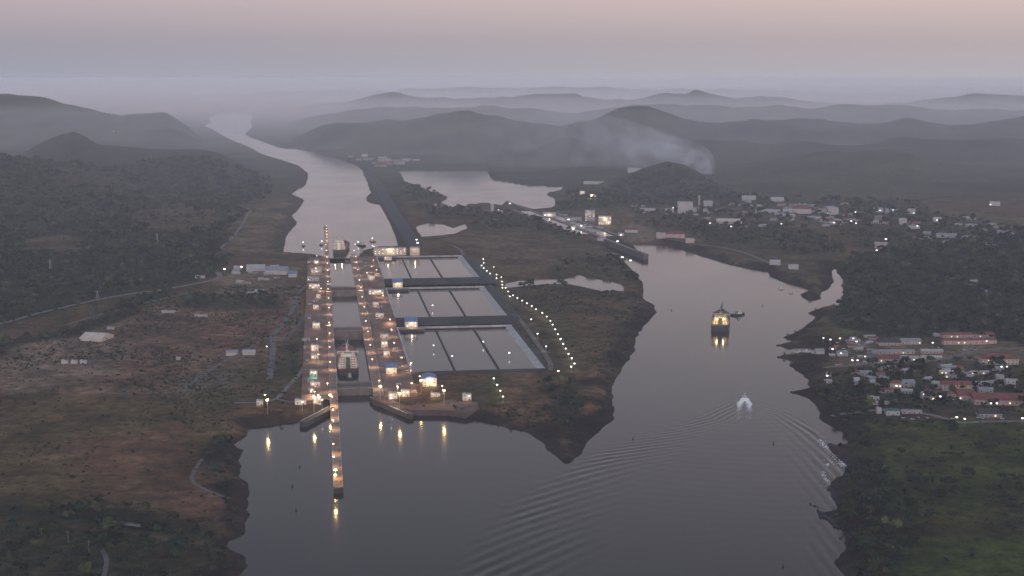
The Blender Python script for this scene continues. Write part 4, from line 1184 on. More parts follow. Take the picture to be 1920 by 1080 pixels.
def car(mb):
    o = empty('parked_car', (0, 0, -500))
    MB().box(-.9, .9, -2.2, 2.2, .35, 1.0, .05, .1).build('body', mb, o)
    MB().box(-.8, .8, -1.4, 1.0, 1.001, 1.6, .15, .4).build('cabin', M_GLASS, o)
    for x_ in (-.85, .85):
        for y_ in (-1.4, 1.4):
            MB().tube((x_ - .1, y_, .35), (x_ + .1, y_, .35), .36, .36, 8).build('wheel', M_STEELD, o)
    return o
cars = [(car(mat('white car paint', (.6, .6, .6), .35, 0)), 'white parked car'), (car(mat('dark car paint', (.06, .06, .08), .35, 0)), 'dark parked car'), (car(mat('red car paint', (.35, .05, .04), .35, 0)), 'red parked car')]
cu = set()
for (x0, x1, y0, y1, n, wh, gp) in ((1562, 1636, 640, 684, 34, 'on the car yard by the inlet', 'cars on the yard by the inlet'), (1690, 1900, 782, 787, 16, 'beside the lower road of the near town', 'cars beside the lower road'), (1740, 1830, 652, 658, 12, 'beside the barracks of the near town', 'cars beside the barracks')):
    for k in range(n):
        X, Y, Z = on_ground(rh.uniform(x0, x1), rh.uniform(y0, y1), 2); q = rh.choice((0, 0, 0, 1, 2))
        o, lb = cars[q]
        if q in cu:
            o = dup(o, (X, Y, Z + .1))
        else:
            cu.add(q); o.location = (X, Y, Z + .1)
        o.rotation_euler.z = rh.uniform(-.3, .3) + rh.choice((0, 1.57)); o.scale = (1.25, 1.25, 1.25); tag(o, lb + ' ' + wh, 'car', lb + 's, ' + gp)

# ------------------------------------------------------------------ lamps
def lamp_proto(name, h, hm, head, spread=None, energy=0, col=(1, .74, .5)):
    me_p = MB().cyl(0, 0, -.5, h, .28, .16, 6).mesh('pole', M_POLE)
    m = MB().cyl(0, 0, h, h + head * .45, head * .55, head * .75, 10).mesh('lamp_head', hm)
    lt = None
    if energy:
        lt = bpy.data.lights.new('lamp_beam', 'SPOT'); lt.energy = energy * 3.0; lt.color = col; lt.spot_size = R(150); lt.spot_blend = .6; lt.shadow_soft_size = .6
    return me_p, m, lt, h, head
LP_QUAY = lamp_proto('quay', 14, M_LAMPW, 1.9, energy=5200)
LP_ROAD = lamp_proto('road', 9, M_LAMPC, 1.8, energy=900, col=(.9, 1, .8))
LP_TOWN = lamp_proto('town', 9, M_TOWNL, 2.2, energy=0)
LP_FAR = lamp_proto('far', 10, M_TOWNL, 4.0, energy=0)
def lamp(P, px, py, label, group, zb=None, scale=1.0, light=True, name='lamp_post'):
    """px, py: where the lamp head shows in the photo"""
    me_p, me_h, lt, h, hd = P
    if zb is None:
        z = 10.0
        for _ in range(3):
            x, y = un(px, py, z + h); z = gz(x, y)
        zb = z
    x, y = un(px, py, zb + h)
    o = empty(name, (x, y, zb), 0); tag(o, label, 'lamp post', group)
    sv = random.uniform(.8, 1.1); o.scale = (sv, sv, 1)
    put('pole', me_p, o); q = put('lamp_head', me_h, o)
    if lt and light:
        l = bpy.data.objects.new('lamp_beam', lt); COL.objects.link(l); l.parent = o; l.location = (0, 0, h - .3)
    return o
def zwest(py):
    return 29 if py < 534 else (20 if py < 612 else (11 if py < 742 else 7))
ww = [(612, 424), (612, 429), (612.5, 434), (613, 440), (613, 445), (613, 452), (611, 459), (612, 470), (613, 482), (614, 494), (614.5, 507), (615, 528), (615, 542), (616, 559), (617, 577), (617, 605),
      (618, 625), (618, 651), (619, 679), (614, 719), (622, 744), (624, 768), (624, 788), (625, 833), (625.5, 857)]
for i, (a, b) in enumerate(ww):
    far = b < 475
    lb = ('warm lamp post on the far arm of the long lock wall' if far else 'warm lamp post on the near arm of the long lock wall' if b > 760 else 'warm lamp post on the long lock wall beside the chambers')
    lamp(LP_QUAY, a, b, lb, lb.replace('post', 'posts'), zwest(b + 12))
ee = [(666, 458), (664, 470), (667, 481), (668, 492), (671, 506), (674, 525), (677, 540), (679, 557), (683, 575), (686, 602), (690, 622), (694, 647), (698, 674), (711, 714)]
def zeast(b):
    return 29 if b < 533 else (20 if b < 604 else 11)
for a, b in ee:
    lamp(LP_QUAY, a, b, 'warm lamp post on the wall right of the chambers', 'warm lamp posts on the wall right of the chambers', zeast(b))
for a, b in [(733, 755 - 8), (745, 725), (701, 462), (700, 488), (713, 546), (718, 554), (731, 599), (734, 618), (739, 643), (753, 671), (771, 681), (787, 706), (829, 724), (746, 727), (772, 719), (697, 500), (688, 512), (706, 506)]:
    z = 29 if b < 515 else (20 if b < 590 else (11 if b < 700 else 8.6))
    lamp(LP_QUAY, a, b, 'warm lamp post on the right platform or quay', 'warm lamp posts on the right platform and quay', z)
for a, b in [(594, 480), (595, 491), (592, 503), (602, 541), (594, 636), (597, 665), (590, 735), (604, 760 - 10), (585, 731), (567, 763 - 9), (597, 741), (590, 700)]:
    lamp(LP_QUAY, a, b, 'warm lamp post on the left platform', 'warm lamp posts on the left platform', zwest(b + 12) if b < 742 else 8)
path = [(906, 486), (907, 493), (903, 498), (907, 503), (913, 508), (919, 513), (926, 501), (931, 515), (940, 520), (931, 522), (941, 528), (942, 534), (942, 540), (948, 540), (953, 547), (962, 554), (956, 556),
        (970, 559), (979, 564), (988, 569), (997, 574), (1005, 580), (1017, 587), (1025, 594), (1032, 602), (1036, 609), (1041, 618), (1046, 627), (1051, 636), (1056, 645), (1061, 654), (1066, 664), (1072, 672), (1077, 682), (1071, 688)]
for a, b in path:
    lamp(LP_ROAD, a, b, 'white lamp post on the curved grassy row right of the basins', 'white lamp posts in a curved row right of the basins')
for a, b in [(926, 710), (932, 722), (938, 733), (943, 744)]:
    lamp(LP_ROAD, a, b, 'white lamp post in the short row right of the quay', 'white lamp posts in a short row right of the quay')
for a, b, lb in [(996, 599, 'white lamp post at the corner of the middle basin embankment'), (1008, 626, 'white lamp post on the slope beside the lowest basin, upper one'),
                 (1024, 650, 'white lamp post on the slope beside the lowest basin, lower one'), (1047, 696, 'white lamp post at the near corner of the lowest basin')]:
    lamp(LP_ROAD, a, b, lb, None)
for a, b, z, lb in [(813, 648, 8.4, 'made-up lamp post for a reflection, left divider of the lowest basins, upper one'), (848, 668, 8.4, 'made-up lamp post for a reflection, left divider of the lowest basins, lower one'),
                 (906, 641, 8.4, 'made-up lamp post for a reflection, right divider of the lowest basins, upper one'), (955, 662, 8.4, 'made-up lamp post for a reflection in the right pool of the lowest basins'),
                 (811, 573, 17.4, 'made-up lamp post for a reflection in the middle pool of the middle basins')]:
    lamp(LP_ROAD, a, b, lb, None, z - 3.5, light=False)  # made-up posts, added where reflected lamps glint on the basin water
for a, b, lb in [(497, 741, 'lamp post beside the solitary white hut on the left bank'), (500, 650, 'lamp post beside the left service road'), (421, 505, 'bright lamp post at the road junction by the wood'),
                 (453, 501, 'lamp post beside the industrial sheds'), (213, 247, 'lone lamp far up in the hazy left hills'), (781, 450, 'upper lamp on the dark dam embankment'), (783, 456, 'lower lamp on the dark dam embankment')]:
    lamp(LP_FAR if b < 520 else LP_ROAD, a, b, lb, None, light=False)
for a, b in [(1544, 634), (1557, 637), (1575, 635), (1600, 635), (1606, 641), (1561, 655), (1598, 676), (1608, 676), (1577, 663), (1622, 669)]:
    lamp(LP_TOWN, a, b, 'white lamp post on the car yard by the inlet', 'white lamp posts on the car yard by the inlet')
for a, b in [(1749, 643), (1850, 640), (1878, 688), (1888, 688), (1681, 724), (1763, 744), (1869, 757), (1794, 783), (1809, 786), (1917, 785), (1733, 740), (1858, 757), (1551, 705), (1889, 712)]:
    lamp(LP_TOWN, a, b, 'lamp post among the buildings of the near town', 'lamp posts of the near town')
for a, b in [(1262, 390), (1211, 391), (1331, 419), (1371, 425), (1370, 414), (1552, 401), (1567, 393), (1465, 420), (1596, 415), (1605, 419), (1564, 418), (1706, 395), (1713, 400), (1778, 438), (1644, 470), (1661, 449), (1857, 384), (1870, 379), (1388, 491), (1388, 419),
             (1757, 413), (1720, 424), (1604, 398), (1650, 395), (1674, 394), (1345, 396)]:
    lamp(LP_FAR, a, b, 'lamp post of the distant town', 'lamp posts of the distant town')
for a, b in [(956, 382), (1022, 404), (1066, 412), (1090, 424), (1110, 398), (1135, 416), (1141, 418), (1164, 441), (1158, 453), (1075, 430), (1167, 483), (1182, 489), (1118, 370), (1106, 364), (935, 394)]:
    lamp(LP_FAR, a, b, 'lamp post along the old locks', 'lamp posts along the old locks', 14)
# floodlights whose yellow reflections stand in the water
M_FLOOD = M_LAMPY
def flood(px, py_reflect, h, zb, label, energy):
    x, y = un(px, py_reflect, -h)
    o = empty('floodlight_mast', (x, y, zb)); tag(o, label, 'floodlight', 'floodlight masts at the water')
    hh = h - zb
    MB().cyl(0, 0, -2, hh, .4, .22, 8).build('pole', M_POLE, o)
    MB().box(-1.4, 1.4, -.5, .3, hh, hh + 1.6).build('lamp_head', M_FLOOD, o)
    MB().box(-1.6, 1.6, .35, .8, hh - .1, hh + 1.8).build('housing', M_STEELD, o)
    l = bpy.data.lights.new('flood_beam', 'POINT'); l.energy = energy; l.color = (1, .62, .2); l.shadow_soft_size = 1.1
    q = bpy.data.objects.new('flood_beam', l); COL.objects.link(q); q.parent = o; q.location = (0, -1.8, hh + .8)
FE = 14000
flood(503, 826, 30, 8, 'yellow floodlight mast beside the solitary hut on the left bank', FE)
flood(590, 819, 30, 9, 'yellow floodlight mast on the lower end of the left platform', FE)
flood(620, 800, 24, 7, 'yellow floodlight mast where the long wall leaves the platform', FE)
flood(714, 797, 30, 8.6, 'yellow floodlight mast on the quay corner next to the gate', FE)
flood(750, 812, 30, 8.6, 'yellow floodlight mast beside the nearest quay house', FE)
flood(790, 785, 30, 8.6, 'yellow floodlight mast behind the quay, left of the big blue roof', FE)
flood(833, 806, 30, 8.6, 'yellow floodlight mast at the right of the quay sheds', FE)
flood(630, 932, 17, 7, 'yellow floodlight mast near the tip of the long wall, farther one', FE * .8)
flood(630, 958, 22, 7, 'yellow floodlight mast at the tip of the long wall, nearer one', FE * .8)

# ------------------------------------------------------------------ vessels
def hull_mesh(L, B, D, draft, sheer=2.0, n=16, transom=.8, bow=.22):
    """stern at y=0, bow at y=L; keel below the waterline"""
    V = []; Fc = []
    ring = 6
    for i in range(n + 1):
        t = i / n
        y = L * t
        w = 1.0
        if t > 1 - bow:
            k = (t - (1 - bow)) / bow; w = max(.03, (1 - k ** 1.8))
        if t < .12:
            w = transom + (1 - transom) * (t / .12)
        top = D + sheer * max(0, (t - .7) / .3) ** 2
        b = B / 2 * w
        fl = 1 - .25 * max(0, (t - .7) / .3)
        for x, z in ((-b, top), (-b * fl, 0.0), (-b * fl * .85, -draft), (b * fl * .85, -draft), (b * fl, 0.0), (b, top)):
            V.append((x, y, z))
    for i in range(n):
        o = i * ring
        for k in range(ring - 1):
            Fc.append((o + k, o + k + 1, o + ring + k + 1, o + ring + k))
        Fc.append((o + 5, o, o + ring, o + ring + 5))
    Fc.append(tuple(range(ring))); Fc.append(tuple(n * ring + k for k in range(ring))[::-1])
    return V, Fc
M_HULLD = mat('dark hull', (.035, .036, .042), .5, .15, .1)
M_HULLR = mat('red deck', (.30, .09, .075), .7, .25, .15)
M_SHIPW = mat('ship cream white', (.66, .60, .50), .6, .08, .1)
M_SHIPLIT = mat('lit ship deck front', (.6, .48, .28), .6, .1, .1)  # yellow deck-lamp light put into the superstructure's base colour
M_GREEN = mat('green deck', (.07, .10, .085), .7, .2, .1)
def ship(label, loc, rz, L, B, D, deck, house=M_SHIPW, hh=26, cranes=0, tanker=True, lit=0):
    o = empty('cargo_ship', (loc[0], loc[1], loc[2]), rz)
    tag(o, label, 'ship')
    V, Fc = hull_mesh(L, B, D, 8)
    fix_normals(MB().add(V, Fc).build('hull', M_HULLD, o))
    MB().box(-B / 2 * .92, B / 2 * .92, L * .03, L * .78, D + .02, D + .5).build('deck', deck, o)
    # superstructure at the stern
    hs_m = MB()
    y0, y1 = L * .06, L * .06 + 18
    a = B / 2 * .86
    nl = 6; lh = hh / nl
    for f in range(nl):
        k = 1.0 if f < 2 else (.88 if f < 4 else .74)
        z0 = D + .5 + f * lh
        hs_m.box(-a * k, a * k, y0 + f * .6, y1 - f * .5, z0, z0 + lh - .5)
        e = 1.6 if f < nl - 1 else .5
        hs_m.box(-a * k - e, a * k + e, y0 + f * .6 - 1.4, y1 - f * .5 + .6, z0 + lh - .498, z0 + lh - .002)
    hs_m.box(-B / 2, B / 2, y0 + 9, y1 - 3, D + .5 + hh, D + .5 + hh + 2.6)
    hs_m.box(-2.2, 2.2, y0 + 9.5, y1 - 4, D + .5 + hh + 2.61, D + .5 + hh + 4.6)
    for s_ in (-1, 1):
        hs_m.box(s_ * a * .55 - 1.6, s_ * a * .55 + 1.6, y0 + 3, y0 + 8, D + .5 + hh * .84, D + .5 + hh + 1.8)
    house_o = hs_m.build('superstructure', house, o)
    for f in range(5):
        zz = D + .5 + f * lh + 1.2
        wd = a * (.9 if f < 2 else .8)
        yy = y0 + f * .6
        for k in range(6):
            p = put('window', WINL if lit else WIN, house_o, (-wd + 2 * wd * (k + .5) / 6, yy - .1, zz)); p.scale = (1.2, 1, 1)
    MB().box(-B / 2 * .95, B / 2 * .95, y0 + 8.8, y0 + 8.98, D + hh + 1.2, D + hh + 2.3).build('bridge_window', M_GLASS, o)
    MB().box(-4, 4, y0 - 8, y0 - .5, D + .5, D + hh * .78, .8, .8).build('funnel', M_SHIPW if not cranes else M_STEELD, o)
    MB().cyl(0, y0 + 10, D + hh, D + hh + 12, .6, .3, 6).build('mast', M_POLE, o)
    MB().box(-3, 3, y0 + 9.6, y0 + 10.4, D + hh + 7, D + hh + 7.6).build('radar_bar', M_POLE, o)
    for s in (-1, 1):
        MB().box(s * B * .42 - 1.6, s * B * .42 + 1.6, y0 - 1, y0 + 8, D + hh * .35, D + hh * .35 + 3, .5, .8).build('lifeboat', mat('lifeboat orange', (.5, .16, .05), .6, 0), o)
    if tanker:
        m = MB()
        for x in (-2.4, -1, .4, 1.8):
            m.box(x, x + .7, y1 + 4, L * .9, D + 1.6, D + 2.3)
        m.build('pipe', M_SHIPW, o)
        for t in (.35, .5, .65):
            m = MB().cyl(-B * .25, L * t, D + .5, D + 7, .7, .5, 6); m.tube((-B * .25, L * t, D + 6.5), (-B * .25 + 7, L * t + 4, D + 9), .4, .25)
            m.build('hose_crane', M_SHIPW, o)
    else:
        for k in range(5):
            t0 = .22 + k * .13
            MB().box(-B * .34, B * .34, L * t0, L * (t0 + .1), D + .5, D + 3.0, .5, .5).build('hatch_cover', deck, o)
    for k in range(cranes):
        t = .42 + k * .18
        m = MB().cyl(0, L * t, D + .5, D + 17, 1.6, 1.3, 8); m.tube((0, L * t, D + 16), (3, L * t + 18, D + 22), .9, .5)
        m.build('deck_crane', M_SHIPW if 'red' in label else M_GREEN, o)
    MB().box(-B * .2, B * .2, L * .86, L * .93, D + .5, D + 4.6, 1, .5).build('forecastle', M_HULLD, o)
    MB().cyl(0, L * .92, D + 4.6, D + 15, .5, .3, 6).build('foremast', M_POLE, o)
    return o
x, y = un(649, 704, 3.2)
u, v = to_lk(x, y)
o = ship('cream white bulk carrier with red hatches filling the left of the lower lock chamber', (*lk(-6, v), 3.2), LROT, 240, 36, 9, M_HULLR, hh=24, tanker=False, cranes=2)
for s in (-1, 1):
    l = bpy.data.lights.new('deck_light', 'POINT'); l.energy = 1800; l.color = (1, .9, .75); l.shadow_soft_size = .6
    q = bpy.data.objects.new('deck_light', l); COL.objects.link(q); q.parent = o; q.location = (s * 9, -9, 25)
x, y = un(645, 477, 25.4); u, v = to_lk(x, y)
o = ship('cream white tanker leaving the uppermost chamber into the upper channel', (*lk(0, v), 25.6), LROT - R(5), 225, 36, 11, M_HULLR, hh=25)
for s in (-1, 1):
    l = bpy.data.lights.new('deck_light', 'POINT'); l.energy = 3000; l.color = (1, .9, .75); l.shadow_soft_size = .6
    q = bpy.data.objects.new('deck_light', l); COL.objects.link(q); q.parent = o; q.location = (s * 9, -11, 28)
x, y = un(1350, 622, 0)
o = ship('dark cargo ship with yellow lit stern house sailing up the open channel', (x, y, 0), -R(9), 195, 36, 12, M_GREEN, house=M_SHIPLIT, hh=17, cranes=3, tanker=False, lit=1)
for s in (-1, 1):
    l = bpy.data.lights.new('deck_light', 'POINT'); l.energy = 3000; l.color = (1, .82, .5); l.shadow_soft_size = .9
    q = bpy.data.objects.new('deck_light', l); COL.objects.link(q); q.parent = o; q.location = (s * 6.2, -4, 19)
    MB().cyl(s * 6.2, 2, 24, 25.6, 1.1, 1.1, 8).build('deck_lamp', M_LAMPY, o)
def tug(label, x, y, rz, s=1.0, z=0.0, hullm=M_HULLD, housem=M_SHIPW, name='tugboat', cat='tugboat', lampm=None):
    o = empty(name, (x, y, z), rz); tag(o, label, cat)
    L, B = 30 * s, 11 * s
    V, Fc = hull_mesh(L, B, 2.6 * s, 2, 1.6 * s, 12, .75, .4)
    fix_normals(MB().add(V, Fc).build('hull', hullm, o))
    MB().box(-B * .34, B * .34, L * .38, L * .72, 2.5 * s, 5.6 * s, .4 * s, .6 * s).build('deckhouse', housem, o)
    MB().box(-B * .24, B * .24, L * .45, L * .63, 5.61 * s, 8.6 * s, -.2 * s, .2 * s).build('wheelhouse', housem, o)
    MB().box(-B * .25, B * .25, L * .448, L * .632, 7.0 * s, 8.0 * s).build('window', M_GLASS, o)
    MB().cyl(0, L * .52, 8.6 * s, 14 * s, .3 * s, .15 * s, 6).build('mast', M_POLE, o)
    for k in (-1, 1):
        MB().cyl(k * B * .22, L * .36, 4 * s, 7.4 * s, .7 * s, .6 * s, 8).build('funnel', M_STEELD, o)
    MB().box(-B * .3, B * .3, L * .06, L * .1, 2.6 * s, 3.6 * s).build('towing_winch', M_STEELD, o)
    if lampm:
        MB().cyl(0, L * .52, 14 * s, 14 * s + 2.0, 1.3, 1.3, 8).build('mast_light', lampm, o)
    return o
x, y = un(1372, 592, 0); tug('dark tug close to the right side of the cargo ship in the channel', x, y, -R(60), 1.15)
x, y = un(1369, 608, 0); tug('small dark tug at the right stern quarter of the cargo ship', x, y, R(80), .7)
x, y = un(646, 712, 3.2); tug('small white and dark tug behind the tanker in the lower chamber', *lk(-4, to_lk(x, y)[1] - 2), LROT, .85, 3.2)
x, y = un(683, 462, 26); tug('dark tug with a slim mast waiting right of the upper lock entrance', x, y, R(30), 1.2, 26)
x, y = un(570, 462, 26); tug('small workboat with white light left of the far lock wall, outer one', x, y, R(20), .7, 26, M_HULLD, M_SHIPW, 'workboat', 'workboat', M_TOWNL)
x, y = un(600, 460, 26); tug('small workboat with white light close to the far lock wall', x, y, R(-20), .7, 26, M_HULLD, M_SHIPW, 'workboat', 'workboat', M_TOWNL)
x, y = un(704, 454, 26); tug('small workboat with white light near the dam side of the channel', x, y, R(60), .7, 26, M_HULLD, M_SHIPW, 'workboat', 'workboat', M_TOWNL)
x, y = un(676, 460, 26); tug('small workboat with white light beside the dark tug', x, y, R(50), .6, 26, M_HULLD, M_SHIPW, 'workboat', 'workboat', M_TOWNL)
x, y = un(678, 475, 26); tug('white launch moored at the upper right lock wall', x, y, LROT, .7, 26, M_SHIPW, M_SHIPW, 'launch', 'boat')
x, y = un(1472, 542, 0); tug('small white boat lying off the harbour spit, left one', x, y, R(70), .6, 0, M_SHIPW, M_SHIPW, 'launch', 'boat')
x, y = un(1488, 550, 0); tug('small white boat lying off the harbour spit, right one', x, y, R(60), .45, 0, M_SHIPW, M_SHIPW, 'launch', 'boat')
x, y = un(1509, 662, 0); tug('pale boat moored in the small inlet, left one', x, y, R(85), .6, 0, M_SHIPW, M_SHIPW, 'launch', 'boat')
x, y = un(1521, 660, 0); tug('pale boat moored in the small inlet, right one', x, y, R(95), .55, 0, M_SHIPW, M_SHIPW, 'launch', 'boat')
# fast boat and its spray
bx_, by_ = un(1396, 747, 0)
tug('small white pilot boat throwing a double spray on the open channel', bx_, by_, R(-9), .62, .2, M_SHIPW, M_SHIPW, 'pilot_boat', 'boat')
M_FOAM = bpy.data.materials.new('foam'); M_FOAM.use_nodes = True
t = M_FOAM.node_tree; b = t.nodes['Principled BSDF']; b.inputs['Base Color'].default_value = (.93, .93, .92, 1); b.inputs['Roughness'].default_value = .9
def foam_patch(name, label, pts_fn, n, size, seed, lift=.25):
    """many small ragged flecks of froth lying on the water"""
    r = random.Random(seed); m = MB()
    for _ in range(n):
        x, y, s, h = pts_fn(r)
        k = r.randint(4, 6); a0 = r.uniform(0, 6.28)
        c = (x, y, lift + h)
        vs = [c]
        for i in range(k):
            a = a0 + 6.283 * i / k; q = s * size * r.uniform(.5, 1.2)
            vs.append((x + math.cos(a) * q * .7, y + math.sin(a) * q * 1.5, .03))
        m.add(vs, [(0, i + 1, (i + 1) % k + 1) for i in range(k)])
    o = m.build(name, M_FOAM); kind(o, 'stuff'); o['label'] = label
    return o
def spray(r):
    t = r.random() ** 2.0; s = r.choice((-1, 1))
    y = by_ - 3 - t * 135
    half = 3 + 8.5 * min(1, t * 4) ** .7
    x = bx_ * y / by_ + s * (half - 1.5 - abs(r.gauss(0, 2.6 + 1.0 * t)) + r.gauss(0, 1.2))
    return x, y, max(.12, 1.15 * (1 - t) ** 1.6), 1.5 * (1 - t) ** 3
foam_patch('foam', 'white spray and foam behind the fast boat', spray, 2000, 1.2, 5)
def shore_foam(line, w):
    P = [Vector(un(*p, 0)) for p in line]
    def f(r):
        i = r.randrange(len(P) - 1); t = r.random(); p = P[i].lerp(P[i + 1], t)
        return p.x + r.gauss(0, w), p.y + r.gauss(0, w * 2), r.uniform(.4, 1), .1
    return f
foam_patch('foam', 'white breaking wake waves along the rocky right shore', shore_foam([(1538, 824), (1547, 838), (1560, 852), (1575, 866), (1583, 874)], 2.2), 420, 1.1, 6)
foam_patch('foam', 'small white breakers below the wake waves on the right shore', shore_foam([(1549, 862), (1556, 868), (1552, 872)], 2.0), 120, 1.0, 7)
foam_patch('foam', 'thin white breakers nearest on the right shore', shore_foam([(1543, 882), (1546, 895), (1551, 905)], 1.6), 110, 1.0, 8)

# ------------------------------------------------------------------ channel buoys
def buoy(label, px, py, group):
    x, y = un(px, py, 0)
    o = empty('channel_buoy', (x, y, 0)); tag(o, label, 'buoy', group)
    MB().cyl(0, 0, -.6, .7, 1.2, 1.2, 12).build('float', M_STEELD, o)
    MB().cyl(0, 0, .7, 3.2, .8, .25, 8).build('tower', mat('buoy green black', (.03, .05, .04), .6, .1), o)
    MB().cyl(0, 0, 3.2, 3.8, .35, .25, 8).build('lantern', M_GLASS, o)
for a, b, lb in [(1187, 823, 'dark buoy off the island point'), (1450, 832, 'dark buoy between boat and right shore'), (1468, 1062, 'dark buoy nearest to the bottom edge on the right'),
                 (548, 912, 'dark buoy left of the long wall tip'), (562, 876, 'dark buoy left of the long wall, farthest one'), (555, 957, 'dark buoy left of the long wall, nearest one'),
                 (1259, 582, 'dark buoy off the island shoulder'), (1430, 573, 'dark buoy right of the cargo ship')]:
    buoy(lb, a, b, 'channel buoys')

# ------------------------------------------------------------------ riprap rocks / spits on the right shore
def rock_spit(label, px, w, h, seed):
    r = random.Random(seed); pts = [Vector(un(*p, 0)) for p in px]
    m = MB()
    for i in range(len(pts) - 1):
        k = max(2, int((pts[i + 1] - pts[i]).length / 2.2))
        for j in range(k):
            p = pts[i].lerp(pts[i + 1], j / k); s = w * r.uniform(.35, .8)
            n = 6; a0 = r.random() * 6
            x = p.x + r.gauss(0, w * .3); y = p.y + r.gauss(0, w * .5)
            vs = [(x + s * math.cos(a0 + 6.28 * q / n) * r.uniform(.7, 1.2), y + 1.4 * s * math.sin(a0 + 6.28 * q / n) * r.uniform(.7, 1.2), -1) for q in range(n)]
            vs += [(x + .6 * s * math.cos(a0 + 6.28 * q / n), y + .8 * s * math.sin(a0 + 6.28 * q / n), h * r.uniform(.4, 1)) for q in range(n)]
            m.add(vs, [(q, (q + 1) % n, n + (q + 1) % n, n + q) for q in range(n)] + [tuple(range(n, 2 * n))])
    o = m.build('rock_spit', M_ROCK); tag(o, label, 'rocks', 'rock spits of the right shore')
for i, (lb, p, w, h) in enumerate([
 ('thin rock spit pointing into the channel near the bottom right', [(1518, 945), (1536, 952)], 2.5, 1.6),
 ('dark rock tongue under the white breakers', [(1557, 834), (1575, 852), (1592, 872)], 6, 2.4),
 ('dark rock tongue below the thin spit', [(1538, 961), (1556, 976), (1575, 990)], 6, 2.4),
 ('dark rock tongue between the two groups of breakers', [(1557, 915), (1570, 935), (1578, 948)], 6, 2.4),
 ('rock spit left of the small bay below the car yard', [(1482, 735), (1500, 738), (1515, 741)], 4, 2),
 ('upper of the dark spits closing the boat inlet', [(1457, 647), (1475, 648), (1500, 645)], 5, 2),
 ('lower of the dark spits closing the boat inlet', [(1457, 670), (1480, 672), (1500, 676)], 5, 2)]):
    rock_spit(lb, p, w, h, 30 + i)

# ------------------------------------------------------------------ trees
M_LEAF = [attr_mat('leaves dark', 'tint', .9, .5), attr_mat('leaves mid', 'tint', .9, .5), attr_mat('leaves olive', 'tint', .9, .5)]
LEAFC = [(.019, .030, .020), (.032, .046, .022), (.052, .056, .024)]
def leaf_cloud(n, size, seed, ry=1.0, lobes=5):
    """leaf clumps scattered through an uneven crown of unit radius, centre at the origin"""
    r = np.random.default_rng(seed)
    cen = r.normal(0, .42, (lobes, 3)); cen[:, 2] = np.abs(cen[:, 2]) * .6 - .1
    rad = r.uniform(.42, .66, lobes)
    k = r.integers(0, lobes, n)
    d = r.normal(0, 1, (n, 3)); d /= np.linalg.norm(d, axis=1)[:, None]
    d[:, 2] = np.where(d[:, 2] < -.35, -d[:, 2], d[:, 2])
    p = cen[k] + d * (rad[k] * r.uniform(.7, 1.05, n))[:, None]
    nrm = d + r.normal(0, .45, (n, 3)); nrm /= np.linalg.norm(nrm, axis=1)[:, None]
    a = np.cross(nrm, r.normal(0, 1, (n, 3))); a /= np.linalg.norm(a, axis=1)[:, None]
    b = np.cross(nrm, a)
    s = (size * r.uniform(.6, 1.3, n))[:, None]
    q = np.stack([p - a * s - b * s * .7, p + a * s - b * s * .8, p + a * s * .9 + b * s * .8, p - a * s * .8 + b * s], 1)
    q[..., 2] *= .85
    return q.reshape(-1, 3), np.arange(4 * n).reshape(-1, 4)
crowns = []
for i in range(6):
    V, Fq = leaf_cloud(240, .17, 100 + i, lobes=5 + i % 3)
    tint = np.array(LEAFC[i % 3])[None, :] * rng.uniform(.55, 1.45, (len(V) // 4, 1)).repeat(4, 0)
    V = V * np.array([5.2, 5.2, 5.0]) + np.array([0, 0, 7.2])
    crowns.append(np_mesh('crown', V, Fq, M_LEAF[i % 3], tint, 'tint'))
tm = MB().tube((0, 0, -1), (.2, .1, 4.2), .5, .34, 6)
for a in (0.3, 2.2, 4.4):
    tm.tube((.2, .1, 4.0), (.2 + 2.4 * math.cos(a), .1 + 2.4 * math.sin(a), 7.4), .26, .1, 5)
TRUNK = tm.mesh('trunk', M_TRUNK)
def tree(x, y, s, label, group, k, rr):
    z = gz(x, y)
    o = empty('tree', (x, y, z - .3), rr.uniform(0, 6.28)); tag(o, label, 'tree', group)
    o.scale = (s * rr.uniform(.85, 1.2), s * rr.uniform(.85, 1.2), s * rr.uniform(.8, 1.15))
    put('trunk', TRUNK, o); put('crown', crowns[k], o)
    return o
def scatter_trees(polypx, n, label, group, smin, smax, kinds, seed, z=9):
    r = random.Random(seed)
    xs = [p[0] for p in polypx]; ys = [p[1] for p in polypx]; c = 0; tries = 0
    while c < n and tries < n * 60:
        tries += 1
        a = r.uniform(min(xs), max(xs)); b = r.uniform(min(ys), max(ys))
        if sdist(polypx, np.array([a]), np.array([b]), 50)[0] < 0:
            x, y = un(a, b, z)
            if sdist(SEA, np.array([x]), np.array([y]), 50)[0] < 9:
                continue
            tree(x, y, r.uniform(smin, smax), label, group, r.choice(kinds), r); c += 1
rr = random.Random(99)
for a, b, n in [(1669, 798, 4), (1690, 800, 3), (1778, 798, 5), (1792, 806, 4), (1741, 803, 2), (1781, 848, 2), (1778, 860, 2), (1855, 841, 4), (1843, 845, 3), (1725, 876, 2), (1757, 876, 2), (1679, 857, 2),
                (1810, 892, 3), (1824, 888, 3), (1767, 911, 3), (1792, 911, 4), (1799, 925, 4), (1778, 932, 3), (1746, 939, 3), (1736, 930, 2), (1880, 904, 2), (1908, 900, 3), (1912, 922, 2), (1860, 925, 2), (1900, 955, 2)]:
    for _ in range(n):
        x, y = un(a + rr.gauss(0, 7), b + rr.gauss(0, 4), 9)
        tree(x, y, rr.uniform(.55, 1.05), 'dark round tree in a clump on the green meadow at the lower right', 'trees on the green meadow', rr.choice((0, 0, 3, 1)), rr)
